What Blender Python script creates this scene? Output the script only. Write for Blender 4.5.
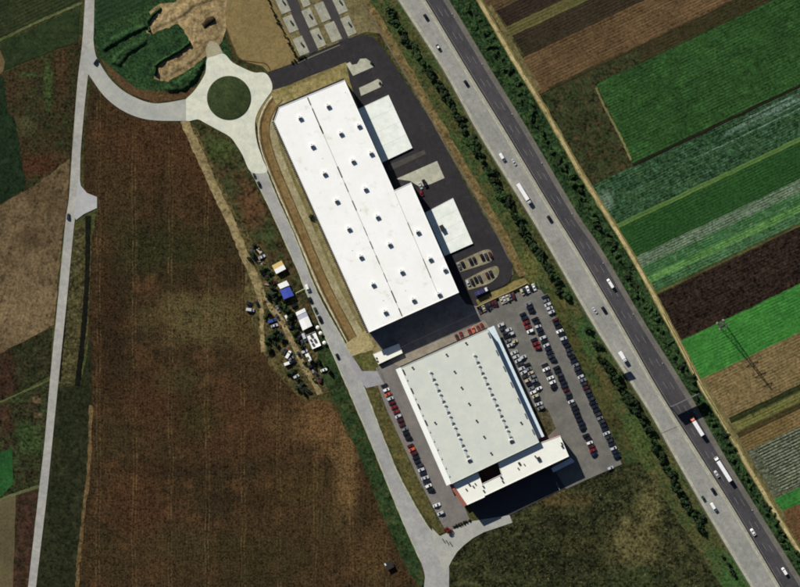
import bpy, bmesh, math, random
from mathutils import Vector, Matrix, noise as mnoise

random.seed(11)
SC = bpy.context.scene
COL = SC.collection
for o in list(bpy.data.objects):
    bpy.data.objects.remove(o)

# ------------------------------------------------------------------ camera, sky, sun, exposure
S = 0.65                      # metres on the ground per photograph pixel
HC = 4000.0                   # camera height, metres
cam_data = bpy.data.cameras.new('camera')
cam = bpy.data.objects.new('camera', cam_data)
COL.objects.link(cam)
cam.location = (0, 0, HC)
cam_data.sensor_width = 36.0
cam_data.lens = 36.0 * HC / (800 * S)
cam_data.clip_start = 10.0
cam_data.clip_end = 30000.0
SC.camera = cam

SUN_EL = math.radians(33.0)
SHX, SHY = 0.61, -0.792       # horizontal direction shadows fall (world x, y)
world = bpy.data.worlds.new('World')
SC.world = world
world.use_nodes = True
wn = world.node_tree
wn.nodes.clear()
wo = wn.nodes.new('ShaderNodeOutputWorld')
wb = wn.nodes.new('ShaderNodeBackground')
wb.inputs['Strength'].default_value = 0.05
ws = wn.nodes.new('ShaderNodeTexSky')
ws.sky_type = 'NISHITA'
ws.sun_disc = False
ws.dust_density = 0.2
ws.air_density = 0.75
ws.sun_elevation = SUN_EL
ws.sun_rotation = math.atan2(-SHX, -SHY) % (2 * math.pi)
wn.links.new(ws.outputs[0], wb.inputs[0])
wn.links.new(wb.outputs[0], wo.inputs[0])

sun_data = bpy.data.lights.new('sun', 'SUN')
sun_data.energy = 5.0
sun_data.angle = math.radians(0.5)
sun_data.color = (1.0, 0.955, 0.88)
sun = bpy.data.objects.new('sun', sun_data)
COL.objects.link(sun)
sun.location = (-200, 260, 220)
sd = Vector((SHX * math.cos(SUN_EL), SHY * math.cos(SUN_EL), -math.sin(SUN_EL)))
sun.rotation_euler = sd.to_track_quat('-Z', 'Y').to_euler()

SC.view_settings.view_transform = 'Standard'
SC.view_settings.look = 'None'
SC.view_settings.gamma = 1.0
SC.view_settings.use_curve_mapping = False
SC.view_settings.exposure = 0.36
SC.cycles.max_bounces = 4
SC.cycles.diffuse_bounces = 2
SC.cycles.sample_clamp_indirect = 3.0
SC.cycles.filter_width = 1.9
KILL = 1.24                   # light on a level sunlit surface, used to turn seen colours into base colours


# ------------------------------------------------------------------ helpers: coordinates
def W(px, py, h=0.0):
    k = S * (1.0 - h / HC)
    return Vector(((px - 400.0) * k, (293.5 - py) * k))


def wpts(pts, h=0.0):
    return [W(p[0], p[1], h) for p in pts]


def lin(c):
    c = c / 255.0
    return c / 12.92 if c <= 0.04045 else ((c + 0.055) / 1.055) ** 2.4


def A(r, g, b):
    return (min(lin(r) / KILL, 0.86), min(lin(g) / KILL, 0.86), min(lin(b) / KILL, 0.86), 1.0)


def smooth(pts, n=6):
    out = []
    P = [pts[0]] + list(pts) + [pts[-1]]
    for i in range(1, len(P) - 2):
        p0, p1, p2, p3 = P[i - 1], P[i], P[i + 1], P[i + 2]
        for k in range(n):
            t = k / n
            out.append(tuple(0.5 * ((2 * p1[j]) + (-p0[j] + p2[j]) * t + (2 * p0[j] - 5 * p1[j] + 4 * p2[j] - p3[j]) * t * t
                                    + (-p0[j] + 3 * p1[j] - 3 * p2[j] + p3[j]) * t ** 3) for j in (0, 1)))
    out.append(tuple(pts[-1]))
    return out


def resample(pts, n):
    d = [0.0]
    for a, b in zip(pts, pts[1:]):
        d.append(d[-1] + math.hypot(b[0] - a[0], b[1] - a[1]))
    out, j = [], 0
    for i in range(n + 1):
        t = d[-1] * i / n
        while j < len(pts) - 2 and d[j + 1] < t:
            j += 1
        s = (t - d[j]) / max(d[j + 1] - d[j], 1e-6)
        out.append((pts[j][0] + (pts[j + 1][0] - pts[j][0]) * s, pts[j][1] + (pts[j + 1][1] - pts[j][1]) * s))
    return out


def rough(pts, amp=0.8, step=4.0, seed=0):
    out = []
    n = len(pts)
    for i in range(n):
        a, b = pts[i], pts[(i + 1) % n]
        L = math.hypot(b[0] - a[0], b[1] - a[1])
        m = max(1, int(L / step))
        for k in range(m):
            t = k / m
            x, y = a[0] + (b[0] - a[0]) * t, a[1] + (b[1] - a[1]) * t
            if k:
                v = Vector((x * 0.11 + seed, y * 0.11, seed * 1.7))
                u = Vector((x * 0.4 + seed, y * 0.4, seed * 2.3))
                x += amp * (mnoise.noise(v) * 1.5 + mnoise.noise(u) * 0.7)
                y += amp * (mnoise.noise(v + Vector((9, 5, 1))) * 1.5 + mnoise.noise(u + Vector((3, 7, 1))) * 0.7)
            out.append((x, y))
    return out


def inside(p, poly):
    c = False
    n = len(poly)
    j = n - 1
    for i in range(n):
        a, b = poly[i], poly[j]
        if (a[1] > p[1]) != (b[1] > p[1]) and p[0] < (b[0] - a[0]) * (p[1] - a[1]) / (b[1] - a[1]) + a[0]:
            c = not c
        j = i
    return c


# ------------------------------------------------------------------ helpers: objects
def link(name, me, parent=None, loc=(0, 0, 0), mat=None):
    o = bpy.data.objects.new(name, me)
    COL.objects.link(o)
    o.location = loc
    if parent is not None:
        o.parent = parent
    if mat is not None and me is not None and not me.materials:
        me.materials.append(mat)
    return o


def obj(name, bm, mat, parent=None, loc=(0, 0, 0), smoothed=False):
    me = bpy.data.meshes.new(name)
    bm.normal_update()
    bm.to_mesh(me)
    bm.free()
    if smoothed:
        for p in me.polygons:
            p.use_smooth = True
    return link(name, me, parent, loc, mat)


def tag(o, label=None, cat=None, group=None, kind=None):
    if label:
        o['label'] = label
    if cat:
        o['category'] = cat
    if group:
        o['group'] = group
    if kind:
        o['kind'] = kind
    return o


def thing(name, label, cat, loc=(0, 0, 0), rz=0.0, group=None):
    o = bpy.data.objects.new(name, None)
    o.empty_display_size = 0.5
    COL.objects.link(o)
    o.location = loc
    o.rotation_euler = (0, 0, rz)
    return tag(o, label, cat, group)


def sheet(name, pts, z, mat, label=None, h=0.0, parent=None, kind='structure'):
    bm = bmesh.new()
    vs = [bm.verts.new((p.x, p.y, z)) for p in wpts(pts, h)]
    f = bm.faces.new(vs)
    bm.normal_update()
    if f.normal.z < 0:
        f.normal_flip()
    bmesh.ops.triangulate(bm, faces=bm.faces[:])
    o = obj(name, bm, mat, parent)
    if kind:
        tag(o, label, None, None, kind)
    return o


def band_bm(left, right, z, n=60):
    L, R = resample(smooth(left), n), resample(smooth(right), n)
    bm = bmesh.new()
    pv = None
    for a, b in zip(L, R):
        pa, pb = W(*a), W(*b)
        v = (bm.verts.new((pa.x, pa.y, z)), bm.verts.new((pb.x, pb.y, z)))
        if pv:
            f = bm.faces.new((pv[0], v[0], v[1], pv[1]))
            f.normal_update()
            if f.normal.z < 0:
                f.normal_flip()
        pv = v
    return bm


def band(name, left, right, z, mat, label=None, n=60):
    return tag(obj(name, band_bm(left, right, z, n), mat), label, kind='structure')


def offset(pts, d):
    """polyline (px) moved sideways by d px to the right of travel"""
    out = []
    for i, p in enumerate(pts):
        a, b = pts[max(i - 1, 0)], pts[min(i + 1, len(pts) - 1)]
        L = math.hypot(b[0] - a[0], b[1] - a[1]) or 1
        out.append((p[0] - (b[1] - a[1]) / L * d, p[1] + (b[0] - a[0]) / L * d))
    return out


def ribbon(name, pts, wpx, z, mat, label=None, n=60, wob=0.0):
    p = resample(smooth(pts), n)
    l, r = offset(p, -wpx / 2), offset(p, wpx / 2)
    if wob:
        l = [(a + random.uniform(-wob, wob), b + random.uniform(-wob, wob)) for a, b in l]
        r = [(a + random.uniform(-wob, wob), b + random.uniform(-wob, wob)) for a, b in r]
    return band(name, l, r, z, mat, label, n)


def add_prism(bm, pts, z0, z1, cap=True, bottom=False):
    a = [bm.verts.new((p[0], p[1], z0)) for p in pts]
    b = [bm.verts.new((p[0], p[1], z1)) for p in pts]
    n = len(pts)
    fs = [bm.faces.new((a[i], a[(i + 1) % n], b[(i + 1) % n], b[i])) for i in range(n)]
    if cap:
        fs.append(bm.faces.new(b))
    if bottom:
        fs.append(bm.faces.new(a[::-1]))
    bmesh.ops.recalc_face_normals(bm, faces=fs)
    return fs


def prism(name, pts, z0, z1, mat, parent=None, cap=True, bottom=False):
    bm = bmesh.new()
    add_prism(bm, pts, z0, z1, cap, bottom)
    return obj(name, bm, mat, parent)


def add_box(bm, c, s, rz=0.0):
    m = Matrix.Translation(c) @ Matrix.Rotation(rz, 4, 'Z') @ Matrix.Diagonal((s[0], s[1], s[2], 1))
    bmesh.ops.create_cube(bm, size=1.0, matrix=m)


def box(name, c, s, mat, parent=None, rz=0.0, bev=0.0):
    bm = bmesh.new()
    add_box(bm, c, s, rz)
    if bev:
        bmesh.ops.bevel(bm, geom=bm.edges[:], offset=bev, segments=1, affect='EDGES')
    return obj(name, bm, mat, parent)


def add_tube(bm, p, q, r0, r1=None, seg=8):
    r1 = r0 if r1 is None else r1
    p, q = Vector(p), Vector(q)
    d = q - p
    m = Matrix.Translation((p + q) / 2) @ d.to_track_quat('Z', 'Y').to_matrix().to_4x4()
    bmesh.ops.create_cone(bm, cap_ends=True, segments=seg, radius1=r0, radius2=r1, depth=d.length, matrix=m)


def tube(name, p, q, r, mat, parent=None, r1=None, seg=8):
    bm = bmesh.new()
    add_tube(bm, p, q, r, r1, seg)
    return obj(name, bm, mat, parent)


def copy_tree(o, parent=None):
    c = o.copy()
    COL.objects.link(c)
    if parent is not None:
        c.parent = parent
    for ch in list(o.children):
        copy_tree(ch, c)
    return c


# ------------------------------------------------------------------ helpers: materials
def mat_new(name):
    m = bpy.data.materials.new(name)
    m.use_nodes = True
    nt = m.node_tree
    b = nt.nodes['Principled BSDF']
    return m, nt, b


class N:
    def __init__(s, nt):
        s.nt = nt
        s.pos = nt.nodes.new('ShaderNodeNewGeometry').outputs['Position']

    def node(s, t, **kw):
        n = s.nt.nodes.new(t)
        for k, v in kw.items():
            setattr(n, k, v)
        return n

    def put(s, sock, v):
        if hasattr(v, 'default_value') or hasattr(v, 'is_linked'):
            s.nt.links.new(v, sock)
        else:
            sock.default_value = v[:3] if isinstance(v, tuple) and len(sock.default_value) == 3 else v

    def math(s, op, a, b=0.0, c=None):
        n = s.node('ShaderNodeMath', operation=op)
        s.put(n.inputs[0], a)
        s.put(n.inputs[1], b)
        if c is not None:
            s.put(n.inputs[2], c)
        return n.outputs[0]

    def noise(s, size, detail=4.0, rough=0.6, vec=None, off=0.0):
        n = s.node('ShaderNodeTexNoise')
        v = vec or s.pos
        if off:
            a = s.node('ShaderNodeVectorMath', operation='ADD')
            s.nt.links.new(v, a.inputs[0])
            a.inputs[1].default_value = (off, off * 1.7, off * 0.3)
            v = a.outputs[0]
        s.nt.links.new(v, n.inputs['Vector'])
        n.inputs['Scale'].default_value = 1.0 / size
        n.inputs['Detail'].default_value = detail
        n.inputs['Roughness'].default_value = rough
        return n.outputs['Fac']

    def ramp(s, f, lo, hi, smooth_=True):
        n = s.node('ShaderNodeMapRange')
        if smooth_:
            n.interpolation_type = 'SMOOTHSTEP'
        s.put(n.inputs['Value'], f)
        n.inputs['From Min'].default_value = lo
        n.inputs['From Max'].default_value = hi
        return n.outputs[0]

    def mix(s, f, a, b):
        n = s.node('ShaderNodeMix', data_type='RGBA')
        s.put(n.inputs[0], f)
        s.put(n.inputs[6], a)
        s.put(n.inputs[7], b)
        return n.outputs[2]

    def scale(s, colr, f):
        n = s.node('ShaderNodeVectorMath', operation='SCALE')
        s.put(n.inputs[0], colr)
        s.put(n.inputs['Scale'], f)
        return n.outputs[0]

    def rot(s, ang, sx=1.0, sy=1.0):
        """world position turned by -ang (row direction on x), then scaled"""
        r = s.node('ShaderNodeVectorRotate', rotation_type='Z_AXIS')
        s.nt.links.new(s.pos, r.inputs['Vector'])
        r.inputs['Angle'].default_value = -ang
        m = s.node('ShaderNodeVectorMath', operation='MULTIPLY')
        s.nt.links.new(r.outputs[0], m.inputs[0])
        m.inputs[1].default_value = (sx, sy, 1)
        return m.outputs[0]

    def spot(s, px, py, rx, ry):
        """soft patch of a field round a place, 0..1"""
        c = W(px, py)
        a = s.node('ShaderNodeVectorMath', operation='SUBTRACT')
        s.nt.links.new(s.pos, a.inputs[0])
        a.inputs[1].default_value = (c.x, c.y, 0)
        m = s.node('ShaderNodeVectorMath', operation='MULTIPLY')
        s.nt.links.new(a.outputs[0], m.inputs[0])
        m.inputs[1].default_value = (1 / (rx * S), 1 / (ry * S), 0)
        l = s.node('ShaderNodeVectorMath', operation='LENGTH')
        s.nt.links.new(m.outputs[0], l.inputs[0])
        n1 = s.noise(18, 5)
        v = s.math('ADD', l.outputs['Value'], s.math('MULTIPLY', s.math('SUBTRACT', n1, 0.5), 1.6))
        return s.math('SUBTRACT', 1.0, s.ramp(v, 0.3, 1.25))


MATS = {}


def field(name, a, b, c=None, big=40.0, mid=7.0, fine=1.7, con=0.8, rows=None, streak=None, tram=None, speck=None, spots=(),
          bump=0.35, rgh=1.0):
    """ground cover: a/b mixed over large patches, c in mid-size clumps; rows=(angle, period, strength); streak=(angle, strength);
    tram=(angle, spacing, colour, strength); speck=(colour, threshold)"""
    if name in MATS:
        return MATS[name]
    m, nt, bs = mat_new(name)
    n = N(nt)
    off = random.uniform(5, 900)
    colr = n.mix(n.ramp(n.noise(big, 5, 0.6, off=off), 0.36, 0.64), A(*a), A(*b))
    if c:
        colr = n.mix(n.math('MULTIPLY', n.ramp(n.noise(mid, 5, 0.68, off=off + 40), 0.47, 0.66), 0.85), colr, A(*c))
    for (px, py, rx, ry, cc, st) in spots:
        colr = n.mix(n.math('MULTIPLY', n.spot(px, py, rx, ry), st), colr, A(*cc))
    con *= 1.75
    f1 = n.noise(fine, 3, 0.7, off=off + 11)
    f2 = n.noise(fine * 3.1, 3, 0.65, off=off + 23)
    k2 = 0.8 if (rows or streak) else 1.5
    g = n.math('ADD', n.math('MULTIPLY', n.math('SUBTRACT', f1, 0.5), 2.7 * con), n.math('MULTIPLY', n.math('SUBTRACT', f2, 0.5), k2 * con))
    hgt = f1
    if rows:
        ang, per, st = rows
        v = n.rot(ang)
        sp = n.node('ShaderNodeSeparateXYZ')
        nt.links.new(v, sp.inputs[0])
        y = n.math('ADD', sp.outputs[1], n.math('MULTIPLY', n.math('SUBTRACT', n.noise(25, 2), 0.5), per * 0.8))
        w = n.math('SINE', n.math('MULTIPLY', y, 2 * math.pi / per))
        w = n.math('MULTIPLY', w, n.ramp(n.noise(14, 4, off=off + 3), 0.3, 0.6))
        g = n.math('ADD', g, n.math('MULTIPLY', w, st))
        hgt = n.math('ADD', hgt, n.math('MULTIPLY', w, 0.4))
    if streak:
        ang, st = streak[0], streak[1]
        v = n.rot(ang, 0.05, 1.0)
        sn = n.noise(streak[2] if len(streak) > 2 else 2.2, 3, 0.7, vec=v, off=off + 71)
        g = n.math('ADD', g, n.math('MULTIPLY', n.math('SUBTRACT', sn, 0.5), 2.8 * st))
        if len(streak) > 3:
            v = n.rot(ang + math.pi / 2, 0.12, 1.0)
            sn = n.noise(1.6, 3, 0.7, vec=v, off=off + 91)
            g = n.math('ADD', g, n.math('MULTIPLY', n.math('SUBTRACT', sn, 0.5), 2.8 * streak[3]))
    if tram:
        ang, per, tc, st = tram
        v = n.rot(ang)
        sp = n.node('ShaderNodeSeparateXYZ')
        nt.links.new(v, sp.inputs[0])
        y = n.math('ADD', sp.outputs[1], n.math('MULTIPLY', n.math('SUBTRACT', n.noise(45, 2), 0.5), 5.0))
        fr = n.math('FRACT', n.math('DIVIDE', n.math('ADD', y, 1000.0 * per), per))
        d1 = n.math('ABSOLUTE', n.math('SUBTRACT', fr, 0.30))
        d2 = n.math('ABSOLUTE', n.math('SUBTRACT', fr, 0.39))
        t = n.math('SUBTRACT', 1.0, n.ramp(n.math('MINIMUM', d1, d2), 0.004, 0.022))
        t = n.math('MULTIPLY', t, n.ramp(n.noise(9, 6, 0.75, off=off + 9), 0.36, 0.72))
        colr = n.mix(n.math('MULTIPLY', t, st), colr, A(*tc))
    colr = n.scale(colr, n.math('MAXIMUM', n.math('ADD', 1.0, g), 0.2))
    if speck:
        sc_, th = speck
        colr = n.mix(n.ramp(n.noise(fine * 1.3, 2, 0.5, off=off + 57), th, th + 0.1), colr, A(*sc_))
    nt.links.new(colr, bs.inputs['Base Color'])
    bs.inputs['Roughness'].default_value = rgh
    bs.inputs['Specular IOR Level'].default_value = 0.05
    if bump:
        bp = n.node('ShaderNodeBump')
        bp.inputs['Strength'].default_value = bump
        bp.inputs['Distance'].default_value = 0.5
        nt.links.new(hgt, bp.inputs['Height'])
        nt.links.new(bp.outputs[0], bs.inputs['Normal'])
    MATS[name] = m
    return m


def paving(name, a, b, big=9.0, con=0.12, streak=None, rgh=0.85, spec=0.25, stain=None):
    if name in MATS:
        return MATS[name]
    m, nt, bs = mat_new(name)
    n = N(nt)
    off = random.uniform(5, 900)
    colr = n.mix(n.ramp(n.noise(big, 5, 0.65, off=off), 0.35, 0.65), A(*a), A(*b))
    con *= 1.6
    g = n.math('MULTIPLY', n.math('SUBTRACT', n.noise(1.3, 3, 0.7, off=off + 5), 0.5), 2.2 * con)
    g = n.math('ADD', g, n.math('MULTIPLY', n.math('SUBTRACT', n.noise(3.2, 3, 0.6, off=off + 15), 0.5), 2.0 * con))
    if streak:
        v = n.rot(streak[0], 0.03, 1.0)
        sn = n.noise(streak[2] if len(streak) > 2 else 1.6, 3, 0.65, vec=v, off=off + 31)
        g = n.math('ADD', g, n.math('MULTIPLY', n.math('SUBTRACT', sn, 0.5), 2 * streak[1]))
    colr = n.scale(colr, n.math('ADD', 1.0, g))
    if stain:
        colr = n.mix(n.math('MULTIPLY', n.ramp(n.noise(stain[1], 5, 0.7, off=off + 77), 0.55, 0.7), stain[2]), colr, A(*stain[0]))
    nt.links.new(colr, bs.inputs['Base Color'])
    bs.inputs['Roughness'].default_value = rgh
    bs.inputs['Specular IOR Level'].default_value = spec
    MATS[name] = m
    return m


def plain(name, rgb, rgh=0.6, metal=0.0, var=0.15, size=0.8, spec=0.4):
    if name in MATS:
        return MATS[name]
    m, nt, bs = mat_new(name)
    n = N(nt)
    colr = n.scale(A(*rgb), n.math('ADD', 1.0 - var, n.math('MULTIPLY', n.noise(size, 4, 0.65), 2 * var)))
    nt.links.new(colr, bs.inputs['Base Color'])
    bs.inputs['Roughness'].default_value = rgh
    bs.inputs['Metallic'].default_value = metal
    bs.inputs['Specular IOR Level'].default_value = spec
    MATS[name] = m
    return m


def paint(name, rgb):
    if name in MATS:
        return MATS[name]
    m, nt, bs = mat_new(name)
    n = N(nt)
    colr = n.scale(A(*rgb), n.math('ADD', 0.85, n.math('MULTIPLY', n.noise(0.5, 3), 0.3)))
    nt.links.new(colr, bs.inputs['Base Color'])
    bs.inputs['Roughness'].default_value = 0.32
    bs.inputs['Coat Weight'].default_value = 0.5
    bs.inputs['Coat Roughness'].default_value = 0.12
    MATS[name] = m
    return m


def leafmat(name, a, b):
    m, nt, bs = mat_new(name)
    n = N(nt)
    oi = n.node('ShaderNodeObjectInfo')
    f = n.math('ADD', n.math('MULTIPLY', oi.outputs['Random'], 0.6), n.math('MULTIPLY', n.noise(1.6, 3), 0.5))
    colr = n.mix(f, A(*a), A(*b))
    colr = n.scale(colr, n.math('ADD', 0.35, n.math('MULTIPLY', n.noise(1.2, 3), 1.3)))
    nt.links.new(colr, bs.inputs['Base Color'])
    bs.inputs['Roughness'].default_value = 0.75
    bs.inputs['Specular IOR Level'].default_value = 0.15
    return m


R = math.radians
FR = math.atan2(0.475, 1.0)            # direction of the eastern field strips
MR = math.atan2(-0.846, 0.533)         # direction of the motorway
BR = math.atan2(-0.919, 0.394)         # direction of the long sides of the halls

# ------------------------------------------------------------------ ground and fields
ground = sheet('ground', [(-5600, -5600), (6400, -5600), (6400, 6200), (-5600, 6200)], -0.15,
               field('open_land', (72, 74, 40), (60, 52, 32), (40, 62, 34), big=55, mid=10, con=0.7),
               'open farmland of grass and soil round the whole site')
Z = 0.0
BROWN = field('brown_stubble', (62, 47, 29), (50, 41, 26), (74, 54, 34), big=60, mid=14, fine=1.2, con=0.95, streak=(R(90), 0.5, 0.8, 0.12),
              tram=(R(90), 23.5, (104, 84, 54), 0.85), speck=((96, 82, 52), 0.70), bump=0.5,
              spots=[(150, 150, 70, 50, (68, 47, 29), 0.6), (215, 170, 22, 50, (74, 50, 30), 0.5), (150, 250, 55, 30, (42, 46, 25), 0.75), (205, 245, 45, 26, (46, 44, 25), 0.65), (200, 318, 62, 32, (86, 78, 48), 0.7),
                     (245, 320, 22, 40, (74, 62, 36), 0.6), (235, 425, 70, 48, (74, 50, 31), 0.55), (110, 320, 18, 90, (46, 34, 21), 0.7), (260, 555, 90, 36, (52, 46, 26), 0.7), (200, 420, 26, 22, (52, 48, 26), 0.7),
                     (150, 400, 34, 40, (66, 44, 27), 0.55), (322, 425, 34, 34, (106, 80, 50), 0.75), (345, 470, 14, 60, (110, 86, 54), 0.7), (370, 560, 24, 40, (84, 66, 40), 0.6), (140, 500, 40, 40, (70, 46, 29), 0.6),
                     (250, 500, 60, 10, (44, 34, 21), 0.6), (180, 470, 50, 12, (46, 34, 22), 0.6), (300, 490, 40, 24, (66, 54, 30), 0.6), (120, 200, 26, 40, (60, 50, 30), 0.5), (180, 380, 30, 16, (58, 54, 31), 0.6), (115, 440, 26, 24, (56, 48, 29), 0.5), (330, 520, 30, 20, (62, 54, 32), 0.55), (280, 420, 22, 16, (80, 64, 40), 0.55), (180, 545, 40, 24, (58, 50, 30), 0.6), (110, 560, 26, 26, (62, 52, 30), 0.5)])
sheet('stubble_field', rough([(90, 84), (128, 116), (182, 124), (200, 160), (228, 215), (246, 262), (262, 345), (298, 392), (330, 402), (352, 440),
                              (378, 500), (398, 545), (424, 600), (424, 660), (68, 660), (74, 587), (80, 545), (86, 500), (90, 420), (88, 330),
                              (92, 235), (98, 210), (84, 190), (84, 147), (88, 100)], 1.0), 0.00, BROWN, 'large reddish brown stubble field with faint wheel tracks')

# left of the country road
DGREEN = field('dark_crop', (46, 54, 32), (40, 48, 29), (54, 60, 36), big=35, mid=6, con=0.45, rows=(FR, 2.2, 0.10))
sheet('crop_field', rough([(-90, 45), (0, 38), (80, 4), (84, -60), (-90, -60)], 0.6), 0.00, DGREEN, 'dark olive field in the upper corner by the road')
sheet('crop_field', rough([(-90, 115), (0, 72), (78, 41), (80, 6), (0, 43), (-90, 82)], 0.6), 0.03,
      field('dark_crop_green', (42, 54, 32), (38, 49, 29), (50, 60, 35), big=30, con=0.45), 'dark green field below the pale field track')
ribbon('field_track', [(-60, 64), (0, 40), (40, 21), (82, 3)], 2.6, 0.07, field('grass_track', (92, 98, 62), (78, 86, 50), con=0.4), 'pale grassy track between two dark fields', wob=0.5)
sheet('soil', [(-60, 80), (0, 50), (5, 62), (3, 72), (0, 74), (-60, 110)], 0.06, field('tan_soil', (112, 96, 66), (96, 82, 56), con=0.3))
sheet('rough_pasture', rough([(-90, 118), (0, 74), (78, 42), (81, 60), (76, 90), (70, 160), (30, 190), (0, 205), (-90, 240)], 0.8), 0.05,
      field('rough_pasture', (58, 48, 31), (46, 42, 27), (48, 56, 31), big=22, mid=5, con=0.95, streak=(R(80), 0.3, 2.0),
            spots=[(48, 85, 5, 30, (62, 82, 42), 0.6), (30, 75, 14, 4, (56, 74, 40), 0.6), (62, 70, 8, 34, (70, 50, 33), 0.6), (26, 125, 12, 12, (66, 66, 42), 0.7), (40, 165, 30, 14, (72, 40, 28), 0.6)]),
      'rough brown pasture with green streaks')
sheet('crop_field', rough([(-90, 118), (0, 74), (4, 78), (7, 110), (14, 118), (20, 150), (26, 188), (0, 204), (-90, 245)], 0.7), 0.09,
      field('deep_green_crop', (30, 44, 27), (25, 40, 25), (36, 52, 31), big=20, con=0.6), 'deep green field at the edge beyond the pasture')
sheet('soil_field', rough([(-90, 245), (0, 205), (40, 182), (70, 158), (68, 200), (62, 240), (54, 325), (0, 354), (-90, 400)], 0.9), 0.07,
      field('tan_plough', (106, 90, 65), (92, 77, 55), (76, 63, 44), big=28, mid=7, con=0.6, streak=(R(72), 0.35, 2.2),
            spots=[(45, 195, 26, 28, (84, 70, 48), 0.7), (30, 235, 18, 12, (74, 60, 42), 0.7), (25, 310, 45, 35, (118, 101, 73), 0.7)]),
      'tan ploughed field beside the country road')
sheet('weedy_strip', rough([(-90, 402), (0, 354), (52, 327), (50, 375), (0, 402), (-90, 440)], 0.9), 0.05,
      field('weedy', (48, 46, 29), (38, 44, 25), (56, 52, 33), big=16, mid=5, con=0.9, spots=[(6, 375, 12, 30, (56, 36, 28), 0.8)]))
sheet('weedy_strip', rough([(-90, 443), (0, 402), (50, 380), (40, 490), (0, 500), (-90, 540)], 0.9), 0.05,
      field('weedy_green', (42, 50, 29), (50, 44, 29), (54, 66, 36), big=14, mid=5, con=1.0, spots=[(5, 420, 10, 30, (60, 38, 30), 0.7), (30, 440, 14, 18, (52, 76, 38), 0.5), (36, 400, 6, 4, (120, 100, 76), 0.6), (38, 415, 5, 4, (120, 100, 76), 0.6)]))
sheet('crop_field', rough([(-90, 490), (0, 452), (12, 448), (13, 484), (0, 497), (-90, 530)], 0.6), 0.09,
      field('bright_edge_crop', (40, 82, 40), (34, 72, 36), con=0.4), 'bright green field cut by the photograph edge')
sheet('soil_field', rough([(-90, 540), (0, 501), (16, 495), (13, 587), (10, 660), (-90, 660)], 0.5), 0.09,
      field('drab_soil', (98, 88, 62), (86, 78, 56), con=0.25, streak=(R(86), 0.15, 2)), 'drab tan field below the small field track')
sheet('bare_strip', rough([(16, 495), (38, 488), (28, 587), (22, 660), (10, 660), (13, 587)], 0.7), 0.06,
      field('maroon_soil', (60, 42, 33), (50, 42, 28), (74, 50, 40), big=9, con=0.7))
ribbon('field_track', [(-60, 428), (0, 402), (25, 391), (52, 379)], 1.8, 0.12, MATS['grass_track'], 'thin pale track joining the country road', wob=0.4)
ribbon('field_track', [(-60, 524), (0, 500), (18, 493), (40, 486)], 3.0, 0.12, MATS['grass_track'], 'short pale track by the bright green field', wob=0.4)

# right of the country road: ditch strip, verge and pale field edge
sheet('ditch_strip', rough([(73, 235), (88, 214), (92, 240), (88, 330), (78, 385), (58, 384), (66, 296)], 0.6), 0.05,
      field('ditch_grass', (70, 66, 40), (58, 56, 34), (92, 86, 56), big=8, mid=3, con=0.9), 'speckled grass strip between two dark ditches')
for w_, pts, nm in ((1.6, [(72.3, 232), (70.5, 260), (66, 310), (60, 381)], 'ditch'), (5.0, [(88, 216), (87.5, 260), (86, 300), (82, 345), (77, 386)], 'ditch')):
    ribbon(nm, pts, w_, 0.09, field('ditch_soil', (26, 26, 20), (20, 20, 16), con=0.5), 'narrow dark drainage ditch along the road', wob=0.5)
sheet('verge', rough([(58, 386), (80, 386), (92, 330), (92, 410), (88, 490), (80, 540), (74, 600), (70, 660), (20, 660), (36, 587), (48, 490)], 0.8), 0.04,
      field('dark_verge', (40, 42, 26), (33, 38, 23), (48, 50, 31), big=18, mid=5, con=0.8, streak=(R(82), 0.2)), 'dark grassy strip beside the country road')
ribbon('dirt_path', [(91, 405), (90, 440), (88, 480), (85, 500), (82, 530), (79, 560), (76, 600), (72, 660)], 3.6, 0.12,
       field('pale_dirt', (120, 98, 66), (100, 82, 54), (72, 60, 38), mid=3, con=0.6), 'pale worn line on the edge of the stubble field', wob=0.8)

# pit and spoil round the roundabout
sheet('spoil_ground', rough([(94, 0), (94, 40), (100, 60), (112, 80), (130, 94), (155, 102), (185, 98), (195, 88), (206, 66), (218, 56), (232, 60), (214, 0), (214, -60), (94, -60)], 0.5),
      0.02, field('pit_green', (40, 64, 36), (31, 52, 31), (52, 76, 42), big=16, mid=4, con=0.9, streak=(FR, 0.3, 2.4),
                  spots=[(118, 20, 26, 14, (48, 70, 40), 0.6), (150, 96, 36, 7, (92, 68, 44), 0.8)]), 'green hollow beside the curved road')
sheet('crop_field', rough([(96, -60), (96, 27), (150, 4), (190, -12), (214, -60)], 0.6), 0.05,
      field('hollow_crop', (34, 54, 32), (40, 60, 36), con=0.45, rows=(FR, 3, 0.12)))
sheet('rim', rough([(100, 58), (112, 79), (130, 94), (155, 103), (188, 98), (198, 86), (186, 90), (160, 97), (135, 88), (116, 72)], 0.5), 0.08,
      field('rim_soil', (92, 70, 46), (80, 62, 42), con=0.5))

# top plot
sheet('gravel_plot', rough([(214, 0), (226, 28), (238, 57), (246, 62), (262, 66), (268, 72), (300, 61), (290, 36), (270, -4), (262, -60), (190, -60)], 0.4), 0.04,
      field('gravel_plot', (134, 116, 77), (125, 108, 71), (120, 108, 70), big=30, mid=5, con=0.25), 'flat tan gravel plot beside the roundabout')
ribbon('plot_edge', [(196, -50), (214, 0), (226, 28), (238, 57), (254, 62), (266, 64), (271, 72)], 1.2, 0.08, field('plot_edge', (84, 70, 44), (74, 62, 40), con=0.4), 'darker worn edge of the gravel plot')
sheet('lot_ground', [(240, -60), (268, -4), (296, 58), (310, 54), (366, 32), (384, 34), (352, -60)], 0.03,
      field('lot_ground', (122, 112, 80), (106, 98, 66), (88, 82, 50), big=10, mid=3, con=0.4), 'tan ground between the small concrete plots')

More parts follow.
